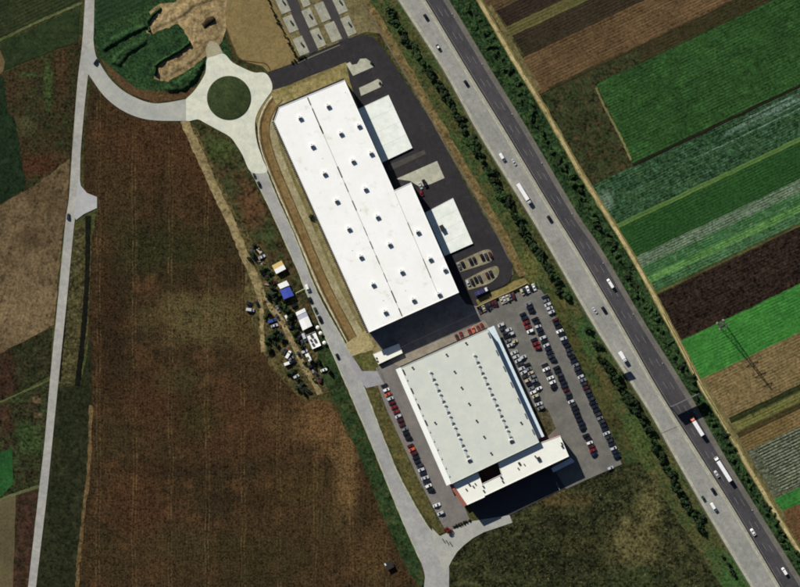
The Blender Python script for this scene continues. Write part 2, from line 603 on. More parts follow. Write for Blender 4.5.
# the halls' surroundings
sheet('site_ground', rough([(255, 118), (262, 100), (272, 90), (300, 80), (345, 60), (372, 50), (388, 68), (412, 120), (380, 170), (386, 372), (362, 362), (318, 290), (268, 170)], 0.3), 0.02,
      field('site_ground', (142, 130, 92), (124, 112, 74), (104, 100, 58), big=12, mid=4, con=0.35), 'tan gravel round the big hall')
for off_, w_, cc, nm in ((2.6, 1.4, ((196, 188, 160), (176, 166, 136)), 'kerb_path'), (5.0, 1.8, ((96, 76, 46), (84, 68, 42)), 'hedge_soil'),
                         (9.0, 6.0, ((132, 110, 72), (118, 96, 60)), 'soil_strip'), (13.2, 1.3, ((92, 76, 48), (100, 84, 54)), 'trench'),
                         (17.5, 7.0, ((160, 150, 118), (144, 134, 100)), 'gravel_path'), (22.3, 2.5, ((120, 116, 80), (110, 104, 66)), 'grass_strip')):
    base = [(272, 92), (262, 106), (256, 124), (257, 142), (263, 163), (274, 190), (294, 236), (318, 292), (340, 334), (350, 352)]
    ribbon(nm, offset(resample(smooth(base), 40), -off_), w_, 0.06 + off_ * 0.001, field(nm, cc[0], cc[1], big=12, mid=3, con=0.35), None, wob=0.25)
sheet('gravel_yard', rough([(345, 344), (366, 330), (374, 346), (372, 352), (360, 354), (352, 356)], 0.4), 0.11, field('gravel_yard', (168, 154, 112), (150, 136, 94), con=0.3))
sheet('grass_patch', rough([(352, 356), (372, 350), (378, 366), (376, 371), (364, 372), (358, 362)], 0.4), 0.12, field('olive_grass', (98, 96, 54), (82, 84, 46), (70, 76, 40), big=9, mid=3, con=0.5))
sheet('grass_verge', rough([(270, 92), (300, 82), (336, 67), (346, 60), (350, 66), (352, 90), (344, 84), (279, 111)], 0.3), 0.07,
      field('tan_grass', (150, 136, 92), (128, 116, 74), (104, 104, 56), big=10, mid=3, con=0.35, streak=(R(24), 0.25, 2)), 'tan grass verge before the hall gable')

# green strips by the site road
GRASS = field('verge_grass', (44, 80, 36), (58, 88, 42), (84, 86, 46), big=18, mid=5, con=0.6)
sheet('grass_verge', rough([(196, 122), (216, 130), (234, 140), (248, 170), (262, 196), (276, 226), (294, 266), (306, 294), (320, 330), (300, 330), (286, 290),
                            (262, 250), (246, 240), (232, 212), (212, 172), (192, 136)], 0.7), 0.05,
      field('camp_verge', (58, 60, 35), (72, 56, 37), (46, 58, 33), big=14, mid=5, con=0.95,
            spots=[(250, 205, 12, 26, (88, 61, 41), 0.7), (215, 150, 20, 16, (64, 76, 38), 0.6), (270, 235, 10, 14, (44, 60, 32), 0.7)]), 'mottled verge between dirt track and site road')
sheet('grass_verge', rough([(322, 332), (336, 364), (352, 404), (370, 444), (386, 482), (400, 517), (414, 548), (424, 576), (424, 590), (410, 575), (396, 545),
                            (380, 510), (362, 462), (340, 410), (322, 380), (316, 345)], 0.9), 0.08,
      field('bright_verge', (44, 62, 34), (36, 54, 30), (64, 66, 38), big=16, mid=5, con=0.8), 'green grass strip along the site road')
sheet('grass_verge', rough([(365, 389), (376, 384), (388, 412), (404, 446), (420, 482), (436, 516), (446, 532), (438, 534), (424, 516), (402, 476), (386, 440)], 0.4), 0.09,
      field('lot_verge', (86, 80, 46), (72, 72, 42), (102, 92, 56), big=12, mid=3, con=0.65, streak=(BR, 0.2)), 'olive grass strip between site road and parked cars')
sheet('camp_ground', rough([(182, 124), (196, 128), (216, 170), (236, 215), (252, 240), (300, 300), (318, 345), (330, 392), (304, 402), (268, 364), (256, 330), (244, 300), (246, 262), (228, 214), (200, 158)], 1.0), 0.07,
      field('camp_ground', (92, 82, 50), (76, 68, 42), (58, 58, 34), big=12, mid=4, con=0.95), 'worn grass of the camp beside the site road')
TRACK = field('dirt_track', (152, 136, 98), (138, 123, 86), (112, 101, 68), mid=4, con=0.5)
ribbon('dirt_track', [(184, 121), (192, 138), (204, 164), (218, 196), (232, 224), (244, 254), (254, 276), (262, 296)], 8.5, 0.12, TRACK, 'pale dirt track from the roundabout to the camp', wob=0.8)
ribbon('dirt_track', [(262, 292), (270, 306), (282, 322), (294, 346), (304, 366), (316, 386), (320, 394)], 5.5, 0.13, TRACK, 'rutted dirt lane through the camp', wob=0.7)
ribbon('dirt_track', [(258, 288), (261, 306), (262, 330), (263, 352)], 4.0, 0.14, TRACK, 'short dirt spur on the field edge', wob=0.7)

# south-east rough field and motorway verges
SE = field('rough_field', (46, 49, 28), (38, 43, 25), (70, 70, 42), big=22, mid=6, fine=1.9, con=1.15, speck=((104, 100, 64), 0.67), bump=0.6,
           spots=[(560, 500, 36, 10, (82, 68, 42), 0.6), (635, 545, 30, 36, (92, 86, 53), 0.75), (648, 505, 14, 24, (92, 88, 54), 0.7), (575, 545, 20, 10, (84, 76, 46), 0.6), (560, 560, 50, 34, (32, 36, 20), 0.7), (640, 575, 30, 14, (40, 54, 29), 0.7), (500, 545, 30, 30, (36, 38, 22), 0.6),
                  (560, 525, 44, 14, (30, 32, 20), 0.6)])
sheet('rough_field', rough([(511, 515), (553, 494), (590, 478.5), (620, 464), (640, 462), (668, 500), (700, 548), (730, 600), (770, 660), (449, 660), (449, 590), (452, 560), (464, 545), (484, 533)], 0.8), 0.03, SE,
      'rough mottled field below the car park')
sheet('motorway_verge', rough([(352, -60), (392, -20), (440, 66), (476, 132), (524, 210), (590, 322), (620, 368), (672, 455), (706, 514), (752, 590), (800, 670), (768, 660),
                               (728, 596), (640, 462), (612, 405), (556, 292), (532, 284), (512, 262), (470, 192), (430, 120), (386, 50)], 0.5), 0.05,
      field('motorway_verge', (56, 74, 40), (70, 74, 42), (88, 80, 49), big=16, mid=5, con=0.8, streak=(MR, 0.25),
            spots=[(590, 330, 16, 40, (52, 84, 44), 0.6), (600, 400, 14, 50, (88, 76, 46), 0.7), (560, 330, 8, 40, (120, 92, 52), 0.6), (640, 440, 20, 40, (70, 88, 42), 0.5),
                   (740, 580, 30, 30, (52, 88, 44), 0.7), (530, 270, 16, 22, (100, 100, 54), 0.6)]), 'grassy verge between the car park and the motorway')
ribbon('soil_bank', [(366, 0), (386, 34), (404, 64), (432, 112), (458, 158), (484, 202), (502, 234), (515, 260), (523, 276)], 8.0, 0.09,
       field('soil_bank', (122, 104, 68), (104, 90, 57), (88, 84, 48), big=10, mid=4, con=0.7, streak=(MR, 0.3)), 'tan bank along the outside of the loading yard', wob=0.8)
ribbon('yard_kerb', offset([(366, 0), (386, 34), (404, 64), (432, 112), (458, 158), (484, 202), (502, 234), (513, 258), (517, 274)], 4.4), 1.6, 0.13, field('kerb_soil', (112, 100, 88), (98, 88, 76), con=0.35))

# eastern strip fields
ML = [(360, -60), (398, 0), (443, 70), (478, 133), (526, 210), (551, 252), (592, 323), (622, 370), (649, 412), (672, 453), (707, 514), (751, 587), (796, 660)]
MM = [(386, -60), (425, 0), (469, 73), (506, 133), (554, 213), (577, 250), (620, 323), (660, 393), (698, 453), (736, 513), (780, 587), (824, 660)]
MO = [(410, -60), (449, 0), (493, 73), (530, 133), (577, 213), (602, 250), (645, 323), (689, 393), (723, 453), (760, 513), (806, 587), (852, 660)]
TC = [(444, -60), (479, 0), (499, 34), (514, 60), (540, 102), (562, 140), (580, 172), (604, 210), (628, 249), (648, 284), (664, 314), (682, 348), (700, 383), (720, 416),
      (735, 442), (748, 466), (761, 487), (773, 508), (800, 552), (850, 630)]
TCs = smooth(TC, 5)


def cx(c, x):
    return c - 0.475 * (x - 600)


def strip(name, c0, c1, mat, label=None, z=0.03, left=None, x1=940):
    pl = [p for p in TCs if c0 <= p[1] + 0.475 * (p[0] - 600) <= c1]
    if left:
        pl = left
    else:
        def hit(c):
            best = min(TCs, key=lambda p: abs(p[1] + 0.475 * (p[0] - 600) - c))
            return (best[0], cx(c, best[0]))
        pl = [hit(c0)] + pl[1:-1] + [hit(c1)]
    pts = list(pl) + [(x1, cx(c1, x1)), (x1, cx(c0, x1))]
    return sheet(name, rough(pts, 0.55, 5), z, mat, label)


def fm(nm, a, b, c=None, **k):
    k.setdefault('rows', (FR, 1.9, 0.12))
    return field(nm, a, b, c, **k)


BRN = fm('brown_plot', (92, 74, 51), (80, 65, 45), (72, 60, 41), big=25, con=0.5, streak=(FR, 0.35, 2.2))
strip('brown_plot', -190, -38, BRN, 'brown ploughed plots in the far corner by the farm track')
strip('dark_plot', -38, -18, fm('dark_plot', (52, 42, 34), (44, 36, 28), con=0.5), 'dark soil plot nearest the upper photograph edge', z=0.05, left=[(496, 11), (507, 26)])
strip('plot_gap', -18, -2, fm('olive_gap', (92, 86, 52), (80, 82, 46), con=0.4, streak=(FR, 0.3)), z=0.06)
strip('dark_plot', -2, 21, fm('dark_plot_two', (54, 46, 34), (48, 42, 30), con=0.5), 'dark soil plot between green track and brown plot', z=0.07, left=[(512, 36), (525, 57)])
strip('brown_plot', 21, 66, fm('brown_plot_two', (98, 78, 53), (84, 67, 45), big=25, con=0.5, streak=(FR, 0.4, 2.0)), 'brown ploughed plot with fine furrows', z=0.08)
strip('dark_strip', 64, 83, fm('dark_olive', (56, 50, 32), (48, 48, 28), con=0.5), z=0.09, left=[(548, 88), (560, 102)])
strip('meadow', 68, 182, field('meadow', (52, 56, 34), (46, 54, 31), (66, 54, 37), big=16, mid=5, con=0.85), 'mottled meadow beside the farm track', z=0.10, x1=640)
strip('crop_field', 82, 179, fm('green_crop', (44, 75, 36), (38, 66, 32), (51, 85, 42), big=30, con=0.6, streak=(FR, 0.22, 3)), 'large plain green crop field',
      z=0.12, left=[(597, 84), (612, 116), (632, 164)])
ribbon('meadow_path', [(596, 88), (606, 110), (620, 136), (631, 160)], 2.2, 0.16, field('meadow_path', (118, 116, 74), (100, 100, 62), con=0.4), wob=0.4)
strip('furrow', 179, 182, fm('furrow_soil', (34, 30, 22), (28, 28, 20), con=0.3), z=0.14, left=[(632, 164), (634, 167)])
strip('cabbage_field', 182, 232, fm('cabbage', (46, 72, 44), (40, 66, 41), (64, 92, 66), big=16, mid=3, con=0.9, streak=(FR, 0.45, 1.3), rows=(FR, 1.7, 0.2),
                                    spots=[(606, 200, 8, 12, (110, 130, 112), 0.5)]), 'blue green cabbage field in pale rows', z=0.12)
for c0, c1, x0 in ((187, 189.5, 742), (191, 196, 722), (197.5, 199, 735), (203, 204.5, 700)):
    strip('cabbage_rows', c0, c1, fm('pale_cabbage', (84, 108, 90), (62, 88, 64), (112, 130, 118), big=16, mid=2.5, con=0.9, streak=(FR, 0.5, 1.0)), 'paler rows in the cabbage field', z=0.14, left=[(x0 + 6, cx(c0, x0 + 6)), (x0, cx(c1, x0))])
strip('grass_strip', 232, 237, fm('pale_strip', (76, 104, 52), (84, 110, 58), con=0.3), z=0.14)
strip('crop_field', 237, 274, fm('grass_crop', (42, 76, 36), (37, 70, 33), con=0.5), 'plain grass green field between cabbages and pale rows', z=0.12)
strip('lettuce_rows', 274, 287, fm('lettuce_pale', (88, 106, 82), (106, 122, 100), (58, 80, 54), big=14, mid=3, con=0.6, rows=(FR, 1.6, 0.4)), 'whitish strip of young lettuce rows', z=0.12)
strip('lettuce_rows', 287, 299, fm('lettuce_green', (50, 88, 48), (56, 96, 56), (84, 116, 80), big=14, mid=3, con=0.5, rows=(FR, 1.6, 0.25)), 'green strip of lettuce rows', z=0.13)
strip('lettuce_rows', 299, 307, fm('lettuce_yellow', (92, 134, 72), (78, 118, 62), (58, 96, 50), big=14, mid=3, con=0.5, rows=(FR, 1.6, 0.2)), 'yellow green strip of lettuce rows', z=0.14)
strip('lettuce_rows', 307, 318, fm('lettuce_mixed', (60, 94, 58), (72, 106, 70), (44, 68, 42), big=14, mid=3, con=0.6, rows=(FR, 1.7, 0.35)), 'mottled strip of lettuce rows beside dark soil', z=0.13)
strip('grass_strip', 318, 322, fm('olive_strip', (82, 84, 48), (60, 56, 36), con=0.5), z=0.14)
strip('dark_field', 322, 379, fm('dark_field', (42, 32, 26), (36, 28, 23), (54, 42, 34), big=20, mid=3, con=1.1), 'dark brown bare field', z=0.12)
strip('crop_field', 379, 427, fm('vivid_crop', (60, 120, 50), (52, 108, 46), (66, 128, 56), big=26, con=0.4, streak=(FR, 0.15, 3)), 'vivid green crop field beside the pylon', z=0.12)
strip('stubble_plot', 427, 479, fm('tan_stubble', (116, 100, 68), (106, 92, 60), (128, 108, 74), big=16, con=0.55, streak=(FR, 0.15, 3)), 'tan stubble plot below the vivid green field', z=0.13)
strip('dark_strip', 479, 486, fm('dark_green_strip', (48, 54, 28), (42, 48, 26), con=0.5), z=0.14)  # narrow strip with its own dark olive green
strip('grass_strip', 486, 497, fm('olive_rows', (116, 112, 66), (98, 98, 54), (70, 78, 40), mid=4, con=0.4, streak=(FR, 0.4, 2)), z=0.12)
strip('dark_strip', 497, 504, fm('soil_rows', (68, 58, 34), (58, 54, 30), con=0.5), z=0.14)
strip('stubble_plot', 504, 521, fm('tan_plot', (116, 98, 63), (104, 88, 55), con=0.5), 'narrow tan plot above the film covered rows', z=0.12)
strip('film_field', 521, 582, fm('film_field', (82, 86, 68), (74, 82, 58), (104, 106, 90), big=10, mid=3, con=0.9), 'field of long film covered rows', z=0.12)
strip('crop_field', 582, 598, fm('low_green', (52, 108, 48), (46, 96, 44), con=0.5), 'bright green strip under the film rows', z=0.13)
strip('brown_plot', 598, 760, fm('corner_soil', (102, 74, 50), (88, 66, 42), (74, 66, 40), big=10, mid=4, con=0.5), 'brown plot in the lower corner', z=0.12)
# long covered rows, each one a low tunnel of film
film = field('row_film', (124, 126, 108), (106, 112, 94), (82, 92, 68), big=5, mid=1.8, fine=1.3, con=0.7, bump=0)
for k in range(17):
    c = 523.5 + k * 3.35
    p0 = min(TCs, key=lambda p: abs(p[1] + 0.475 * (p[0] - 600) - c))
    xa, xb = p0[0] + 14 + random.uniform(0, 3), 900
    a, b = W(xa, cx(c, xa)), W(xb, cx(c, xb))
    d = (b - a).normalized()
    nrm = Vector((-d.y, d.x))
    bm = bmesh.new()
    segs = 90
    prev = None
    for i in range(segs + 1):
        q = a + (b - a) * (i / segs)
        hw = 0.42 + random.uniform(-0.2, 0.2)
        vs = [bm.verts.new((q.x + nrm.x * t * hw, q.y + nrm.y * t * hw, 0.12 + zz)) for t, zz in ((-1, 0), (-0.55, 0.34), (0.55, 0.34), (1, 0))]
        if prev:
            for j in range(3):
                bm.faces.new((prev[j], vs[j], vs[j + 1], prev[j + 1]))
        prev = vs
    bmesh.ops.recalc_face_normals(bm, faces=bm.faces[:])
    tag(obj('film_row', bm, film), 'long pale film covered crop row, ' + ('nearer the tan plot' if k < 6 else 'in the middle of the film field' if k < 11 else 'nearer the bright green strip'), 'crop row', 'film covered rows, band %d of the field' % (1 + (k >= 6) + (k >= 11)))

HEAD = field('headland', (116, 104, 70), (100, 92, 60), (84, 80, 48), mid=4, con=0.5)
ribbon('headland', offset([p for p in TCs if 8 < p[1] < 100], -6.0), 5.0, 0.155, HEAD, 'pale worn headland along the upper farm track', 50, wob=0.6)
ribbon('headland', offset([p for p in TCs if 380 < p[1] < 530], -4.5), 3.0, 0.155, HEAD, 'pale worn headland along the lower farm track', 50, wob=0.6)
# verge between motorway and farm track, the track itself
band('motorway_verge', offset(MO, 1.0), offset(TC, -1.0) if False else TC, 0.05,
     field('east_verge', (40, 60, 33), (32, 50, 29), (60, 82, 44), big=12, mid=4, con=1.2), 'dark green verge between motorway and farm track', 120)
ribbon('farm_track', TC, 6.0, 0.20, field('farm_track_side', (128, 116, 74), (112, 104, 64), (90, 92, 52), mid=4, con=0.35), 'pale farm track beside the motorway verge', 160, wob=0.4)
ribbon('wheel_rut', offset(TCs, 0.4), 3.2, 0.23, field('farm_track', (186, 172, 126), (168, 152, 108), (142, 130, 86), mid=5, con=0.25), None, 160, wob=0.3)
ribbon('track_grass', [(664, 314), (682, 348), (700, 383), (720, 416), (735, 442)], 1.0, 0.26, field('track_grass', (92, 92, 52), (104, 98, 60), con=0.4), None, 50, wob=0.3)

# ------------------------------------------------------------------ roads
CROAD = paving('country_road', (168, 166, 157), (154, 153, 147), big=14, con=0.18, stain=((190, 188, 170), 20, 0.4))
band('country_road', [(88, -60), (85, 0), (82, 45), (77.5, 82), (72.5, 147), (69, 197), (65.5, 222), (58.5, 294), (51, 369), (44.7, 440), (39, 490), (28, 587), (20, 660)],
     [(97, -60), (94.5, 0), (93, 45), (87.5, 80), (81, 147), (79.5, 190), (74.5, 222), (67.5, 294), (60, 366), (52.5, 440), (47.5, 490), (36, 587), (28, 660)], 0.18, CROAD, 'pale grey country road running down the left side', 120)
sheet('road_bay', [(79, 176), (81, 186), (87, 193), (97, 197), (97, 208), (84, 214), (76, 220), (74, 215)], 0.21, paving('bay', (176, 176, 174), (168, 168, 168), con=0.08), 'short pale stub branching off the country road')
band('branch_road', [(93, 35), (95, 52), (99, 62), (112, 81), (130, 95), (155, 103.5), (187, 99)], [(82, 62), (86, 70), (91, 78), (105, 97), (125, 112), (150, 120), (188, 121)],
     0.22, paving('branch_road', (172, 172, 162), (160, 162, 156), big=12, con=0.12), 'curved branch road leading to the roundabout')
CONC = paving('roundabout_concrete', (216, 216, 196), (200, 203, 186), big=7, con=0.10, stain=((180, 184, 168), 6, 0.4))
ROUND = smooth([(186, 99), (195, 90), (204, 76), (206, 69), (207, 59), (215, 56), (224, 54), (232, 62), (242, 67.5), (254, 72.5), (265, 73), (271, 81), (272, 90), (266, 99), (258, 112),
                (255, 124), (257, 142), (263, 160), (267, 172), (251, 172), (243, 156), (237, 146), (230, 137), (216, 129), (205, 123), (198, 119.5), (190, 121), (186, 121)], 4)
sheet('roundabout', ROUND, 0.25, CONC, 'pale concrete roundabout with four arms')
sheet('spur', rough([(207, 60), (224, 55), (218, 44), (210, 40), (206, 48)], 0.3), 0.22, paving('spur', (168, 160, 132), (156, 148, 120), con=0.2), 'dusty road end above the roundabout')
SITE = paving('site_road', (164, 163, 158), (150, 150, 147), big=12, con=0.16, streak=(BR, 0.10), stain=((180, 180, 172), 14, 0.4))
band('site_road', [(250, 170), (264, 197), (277, 225), (295, 265), (307, 294), (322, 330), (340, 371), (370, 441), (385, 478), (400, 515), (414, 547), (421, 562), (425, 577), (424, 590), (424, 660)],
     [(266, 170), (276, 195), (295, 237), (318, 294), (340, 334), (353, 359), (364, 386), (385, 441), (400, 477), (422, 517), (436, 536), (446, 552), (449, 566), (449, 590), (449, 660)],
     0.20, SITE, 'grey site road passing the halls', 120)
sheet('entrance', [(350, 352), (362, 371), (377, 371), (384, 384), (366, 388), (360, 380), (350, 364)], 0.23, paving('entrance', (158, 156, 158), (146, 145, 146), con=0.1), 'small paved entrance to the western car park')
sheet('entrance', [(432, 528), (440, 536), (452, 530), (472, 521), (509.5, 515), (512.5, 522.5), (484, 532), (473, 538), (464, 545), (457, 552), (452, 560), (448, 568), (446, 575), (434, 548)], 0.23,
      paving('delivery_entrance', (172, 171, 160), (160, 160, 152), con=0.12), 'pale delivery entrance beside the red hall')
for k in range(3):
    c = W(444 + k * 3.6, 541 + k * 1.6)
    box('tar_patch', (c.x, c.y, 0.246), (0.7, 4.0, 0.02), plain('tar', (70, 70, 70), 0.9), None, rz=0.6)['kind'] = 'structure'

# motorway
LANE_L = paving('motorway_west', (152, 151, 143), (140, 140, 133), big=20, con=0.2, streak=(MR, 0.22, 1.4), stain=((128, 126, 118), 12, 0.4))
LANE_R = paving('motorway_east', (70, 68, 70), (60, 59, 61), big=20, con=0.22, streak=(MR, 0.3, 1.4), stain=((84, 80, 80), 14, 0.4))
PALE = paving('motorway_edge', (174, 172, 152), (160, 158, 140), big=6, con=0.22, streak=(MR, 0.15))
SHOULD = paving('motorway_shoulder', (110, 106, 95), (98, 95, 86), big=10, con=0.25, streak=(MR, 0.12))
band('motorway', ML, MM, 0.30, LANE_L, 'light grey western carriageway of the motorway', 120)
band('motorway', MM, MO, 0.30, LANE_R, 'dark asphalt eastern carriageway of the motorway', 120)
band('hard_shoulder', offset(ML, -0.2), offset(ML, -3.0), 0.33, PALE, 'pale edge strip of the western carriageway', 120)
band('median_strip', offset(MM, 3.6), offset(MM, -0.2), 0.33, PALE, 'pale median strip between the carriageways', 120)
band('hard_shoulder', offset(MO, 4.6), offset(MO, 0.0), 0.33, SHOULD, 'grey hard shoulder of the eastern carriageway', 120)
band('median_gutter', offset(MM, -0.2), offset(MM, -1.6), 0.33, paving('gutter', (50, 48, 50), (44, 42, 44), con=0.2), None, 120)
wl = plain('road_paint', (150, 150, 144), 0.8, var=0.3, size=2.5)


def dashes(name, a, b, t, w, z, dash, gap, label):
    la, lb = resample(smooth(a), 200), resample(smooth(b), 200)
    mid = [W(p[0] + (q[0] - p[0]) * t, p[1] + (q[1] - p[1]) * t) for p, q in zip(la, lb)]
    mid = resample([(p.x, p.y) for p in mid], 900)
    L = sum(math.dist(p, q) for p, q in zip(mid, mid[1:])) / 900
    bm = bmesh.new()
    nd, per = max(1, int(dash / L)), max(1, int((dash + gap) / L))
    for i in range(0, 900 - nd, per):
        p, q = Vector(mid[i]), Vector(mid[i + nd])
        m = (p + q) / 2
        d = q - p
        vs = [bm.verts.new((m.x + d.x * u / 2 - d.y / d.length * v * w, m.y + d.y * u / 2 + d.x / d.length * v * w, z)) for u, v in ((-1, -0.5), (1, -0.5), (1, 0.5), (-1, 0.5))]
        bm.faces.new(vs)
    tag(obj(name, bm, wl), label, kind='structure')


ML2, MM2, MO2 = offset(ML, -3.0), offset(MM, 3.6), offset(MO, 4.6)
for t in (0.36, 0.68):
    dashes('lane_marking', ML2, MM2, t, 0.13, 0.325, 6, 12, 'worn pale dashed lane line on the western carriageway')
    dashes('lane_marking', offset(MM, -1.6), MO2, t, 0.13, 0.325, 6, 12, 'worn pale dashed lane line on the eastern carriageway')
for a, b, t in ((ML2, MM2, 0.02), (ML2, MM2, 0.98), (offset(MM, -1.6), MO2, 0.03), (offset(MM, -1.6), MO2, 0.98)):
    dashes('edge_line', a, b, t, 0.12, 0.34, 2.0, 0.0, 'worn pale edge line of a carriageway')

# yards and car parks
ASPH = paving('yard_asphalt', (46, 44, 46), (40, 38, 40), big=12, con=0.24, streak=(BR, 0.16), stain=((64, 60, 60), 9, 0.5))
sheet('loading_yard', [(268, 73), (299, 62), (310, 55), (340, 42.5), (348, 38.5), (358, 36), (366, 35), (374, 38), (381, 46), (392, 62), (430, 120), (470, 193), (496, 235), (506, 254),
                       (512, 265), (512, 275), (509, 282), (503, 286), (490, 291), (478, 300), (482, 320), (456, 333), (390, 361), (378, 345), (368, 331), (458, 292), (411, 183), (394, 191), (383, 168), (362, 118),
                       (350, 82), (346, 62), (310, 76), (286, 86), (272, 90)], 0.16, ASPH, 'dark asphalt loading yard round the white hall')
for (a, b, c, d) in (((285.6, 0), (297.5, 0), (318, 50), (309, 55)), ((321, 0), (333, 0), (348, 38), (339, 42.5))):
    e, f_ = (a[0] - 26, a[1] - 60), (b[0] - 26, b[1] - 60)
    sheet('lot_lane', [e, f_, b, c, d, a], 0.18, paving('lane_asphalt', (66, 63, 62), (58, 56, 56), con=0.12), 'dark lane between the small concrete plots')
ribbon('kerb_line', [(296, 64), (310, 57.5), (340, 45)], 0.8, 0.24, paving('kerb', (134, 128, 112), (120, 116, 100)), 'pale kerb line along the yard entrance')
CARP = paving('car_park', (116, 114, 106), (100, 99, 93), big=10, con=0.14, stain=((96, 94, 84), 8, 0.5))
sheet('car_park', [(478, 318), (500, 300), (530, 288), (541, 290), (546, 297), (580, 372), (622, 464), (588, 479), (566, 489), (536, 438), (498, 334), (486, 326)], 0.19, CARP, 'grey car park on the motorway side of the lower hall')
sheet('car_park', [(376, 368), (390, 361), (400, 366), (456, 486), (470, 520), (452, 530), (444, 528), (420, 482), (386, 408), (377, 384)], 0.19,
      paving('west_park', (126, 120, 114), (112, 108, 104), con=0.12, stain=((104, 100, 92), 8, 0.4)), 'grey car park strip beside the site road')
sheet('hall_yard', [(369.5, 333), (458.5, 293.5), (466, 304), (476, 306), (482, 320), (456, 333), (390, 361), (379, 346)], 0.185, paving('worn_concrete', (128, 121, 116), (112, 108, 106), big=9, con=0.22, streak=(R(23), 0.2, 2.0), stain=((90, 86, 86), 6, 0.6)), 'worn concrete yard in the shade between the halls')
ribbon('yard_line', [(391, 352), (420, 338.5), (456, 322), (478, 312)], 0.7, 0.2, paving('yard_line', (170, 160, 160), (150, 144, 144), con=0.3), 'pale kerb line across the shaded yard', 20)
BRICKP = paving('brick_paving', (146, 137, 120), (128, 118, 104), big=5, con=0.2)
sheet('paving', [(389, 361), (456, 333), (484, 320), (490, 328), (400, 367)], 0.22, BRICKP, 'tan paved strip between dark yard and lower hall')
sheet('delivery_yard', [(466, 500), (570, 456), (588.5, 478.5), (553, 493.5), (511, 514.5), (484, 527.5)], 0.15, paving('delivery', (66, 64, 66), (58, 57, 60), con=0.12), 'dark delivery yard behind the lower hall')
sheet('planting_bed', rough([(539, 402), (548, 410), (556, 428), (548, 436), (541, 438), (531, 412)], 0.6), 0.22, field('bed_soil', (92, 84, 62), (74, 70, 50), (60, 62, 38), big=5, mid=2, con=0.7))
APRON = paving('concrete_apron', (186, 184, 164), (170, 170, 150), big=5, con=0.15, stain=((140, 138, 112), 4, 0.5))
sheet('concrete_apron', [(396, 179), (437, 161), (444.5, 178), (431, 184), (420, 187), (410, 181)], 0.20, APRON, 'pale concrete apron in front of the hall extension')
sheet('paving_stain', [(388, 165), (424, 150), (426, 154), (390, 171)], 0.20, paving('worn_asphalt', (78, 74, 68), (68, 65, 62), con=0.2))


def island(name, pts, mat, label, h=0.14):
    o = prism(name, wpts(pts), 0.0, 0.16 + h, mat)
    return tag(o, label, kind='structure')


island('kerb_island', [(346, 64), (350, 62), (352, 65), (357, 64), (360, 59), (366, 58.5), (371, 62), (373.5, 67), (362, 72), (353, 76)] , APRON, 'pale kerbed island at the end of the yard')
island('kerb_island', [(359, 88), (368, 84), (378, 79), (381, 81), (382.5, 84.5), (381, 87), (370, 92), (361, 96)], APRON, 'second pale kerbed island by the hall corner')
GRAVEL = field('bay_gravel', (150, 142, 118), (134, 126, 102), (118, 116, 84), mid=3, con=0.35)
island('kerb_island', smooth([(456, 263), (470, 256), (484, 250), (490, 250), (493, 256), (490, 262), (476, 267), (460, 272)], 3), GRAVEL, 'upper gravel bay island with parked cars', 0.06)
island('kerb_island', smooth([(465, 280), (480, 272), (495, 266), (499, 270), (497, 277), (488, 284), (468, 290)], 3), GRAVEL, 'lower gravel bay island with parked cars', 0.06)
sheet('grass_verge', rough([(476, 300), (492, 292), (505, 287), (514, 281), (524, 278), (530, 284), (520, 290), (500, 298), (480, 310)], 0.4), 0.24,
      field('fence_grass', (128, 116, 72), (104, 98, 56), con=0.4), 'tan grass verge under the boundary wall')

# small concrete plots at the top
PAD = paving('plot_pad', (162, 160, 142), (148, 147, 130), big=4, con=0.25, stain=((150, 148, 120), 4, 0.5))
cab_mat = plain('cabinet_grey', (46, 48, 48), 0.6)
k = 0
ux, uy = 0.92, -0.39
vx, vy = 0.42, 0.907
for (cx0, cy0, w_, l_, cab) in ((282.5, 4, 9, 15, 1), (290.5, 24, 9, 13, 1), (301, 46, 9.5, 17, 1), (303.5, -2, 7, 14, 0), (309.5, 18, 8.5, 15, 1), (318, 38, 8.5, 18, 1), (322.5, 12, 9, 18, 0),
                                (333, 32, 10, 18, 0), (339.5, 4, 9, 18, 1), (348.5, 26, 8.5, 18, 1), (274, -16, 9, 14, 1), (296, -20, 8, 14, 1), (316, -16, 9, 18, 0), (331, -18, 9, 18, 1)):
    w_, l_ = w_ + 0.8, l_ + (4.0 if l_ < 16 else 1.4)
    pts = [(cx0 + ux * a * w_ / 2 + vx * b * l_ / 2, cy0 + uy * a * w_ / 2 + vy * b * l_ / 2) for a, b in ((-1, -1), (1, -1), (1, 1), (-1, 1))]
    o = prism('concrete_plot', wpts(pts), -0.05, 0.26, PAD)
    tag(o, 'small pale concrete plot with a low kerb beside a dark lane', kind='structure')
    if cab:
        q = W(cx0 + 0.5, cy0 - l_ * 0.12)
        t = thing('utility_cabinet', None, 'cabinet', (q.x, q.y, 0.26), BR, 'utility cabinets on the concrete plots')
        tag(t, 'dark upright utility cabinet standing on a small concrete plot')
        box('cabinet_body', (0, 0, 0.75), (1.6, 0.9, 1.5), cab_mat, t, bev=0.05)
        box('cabinet_roof', (0, 0, 1.55), (1.8, 1.1, 0.1), cab_mat, t)
        box('cabinet_door', (0, -0.46, 0.75), (1.3, 0.03, 1.3), plain('door_grey', (80, 82, 82), 0.6), t)


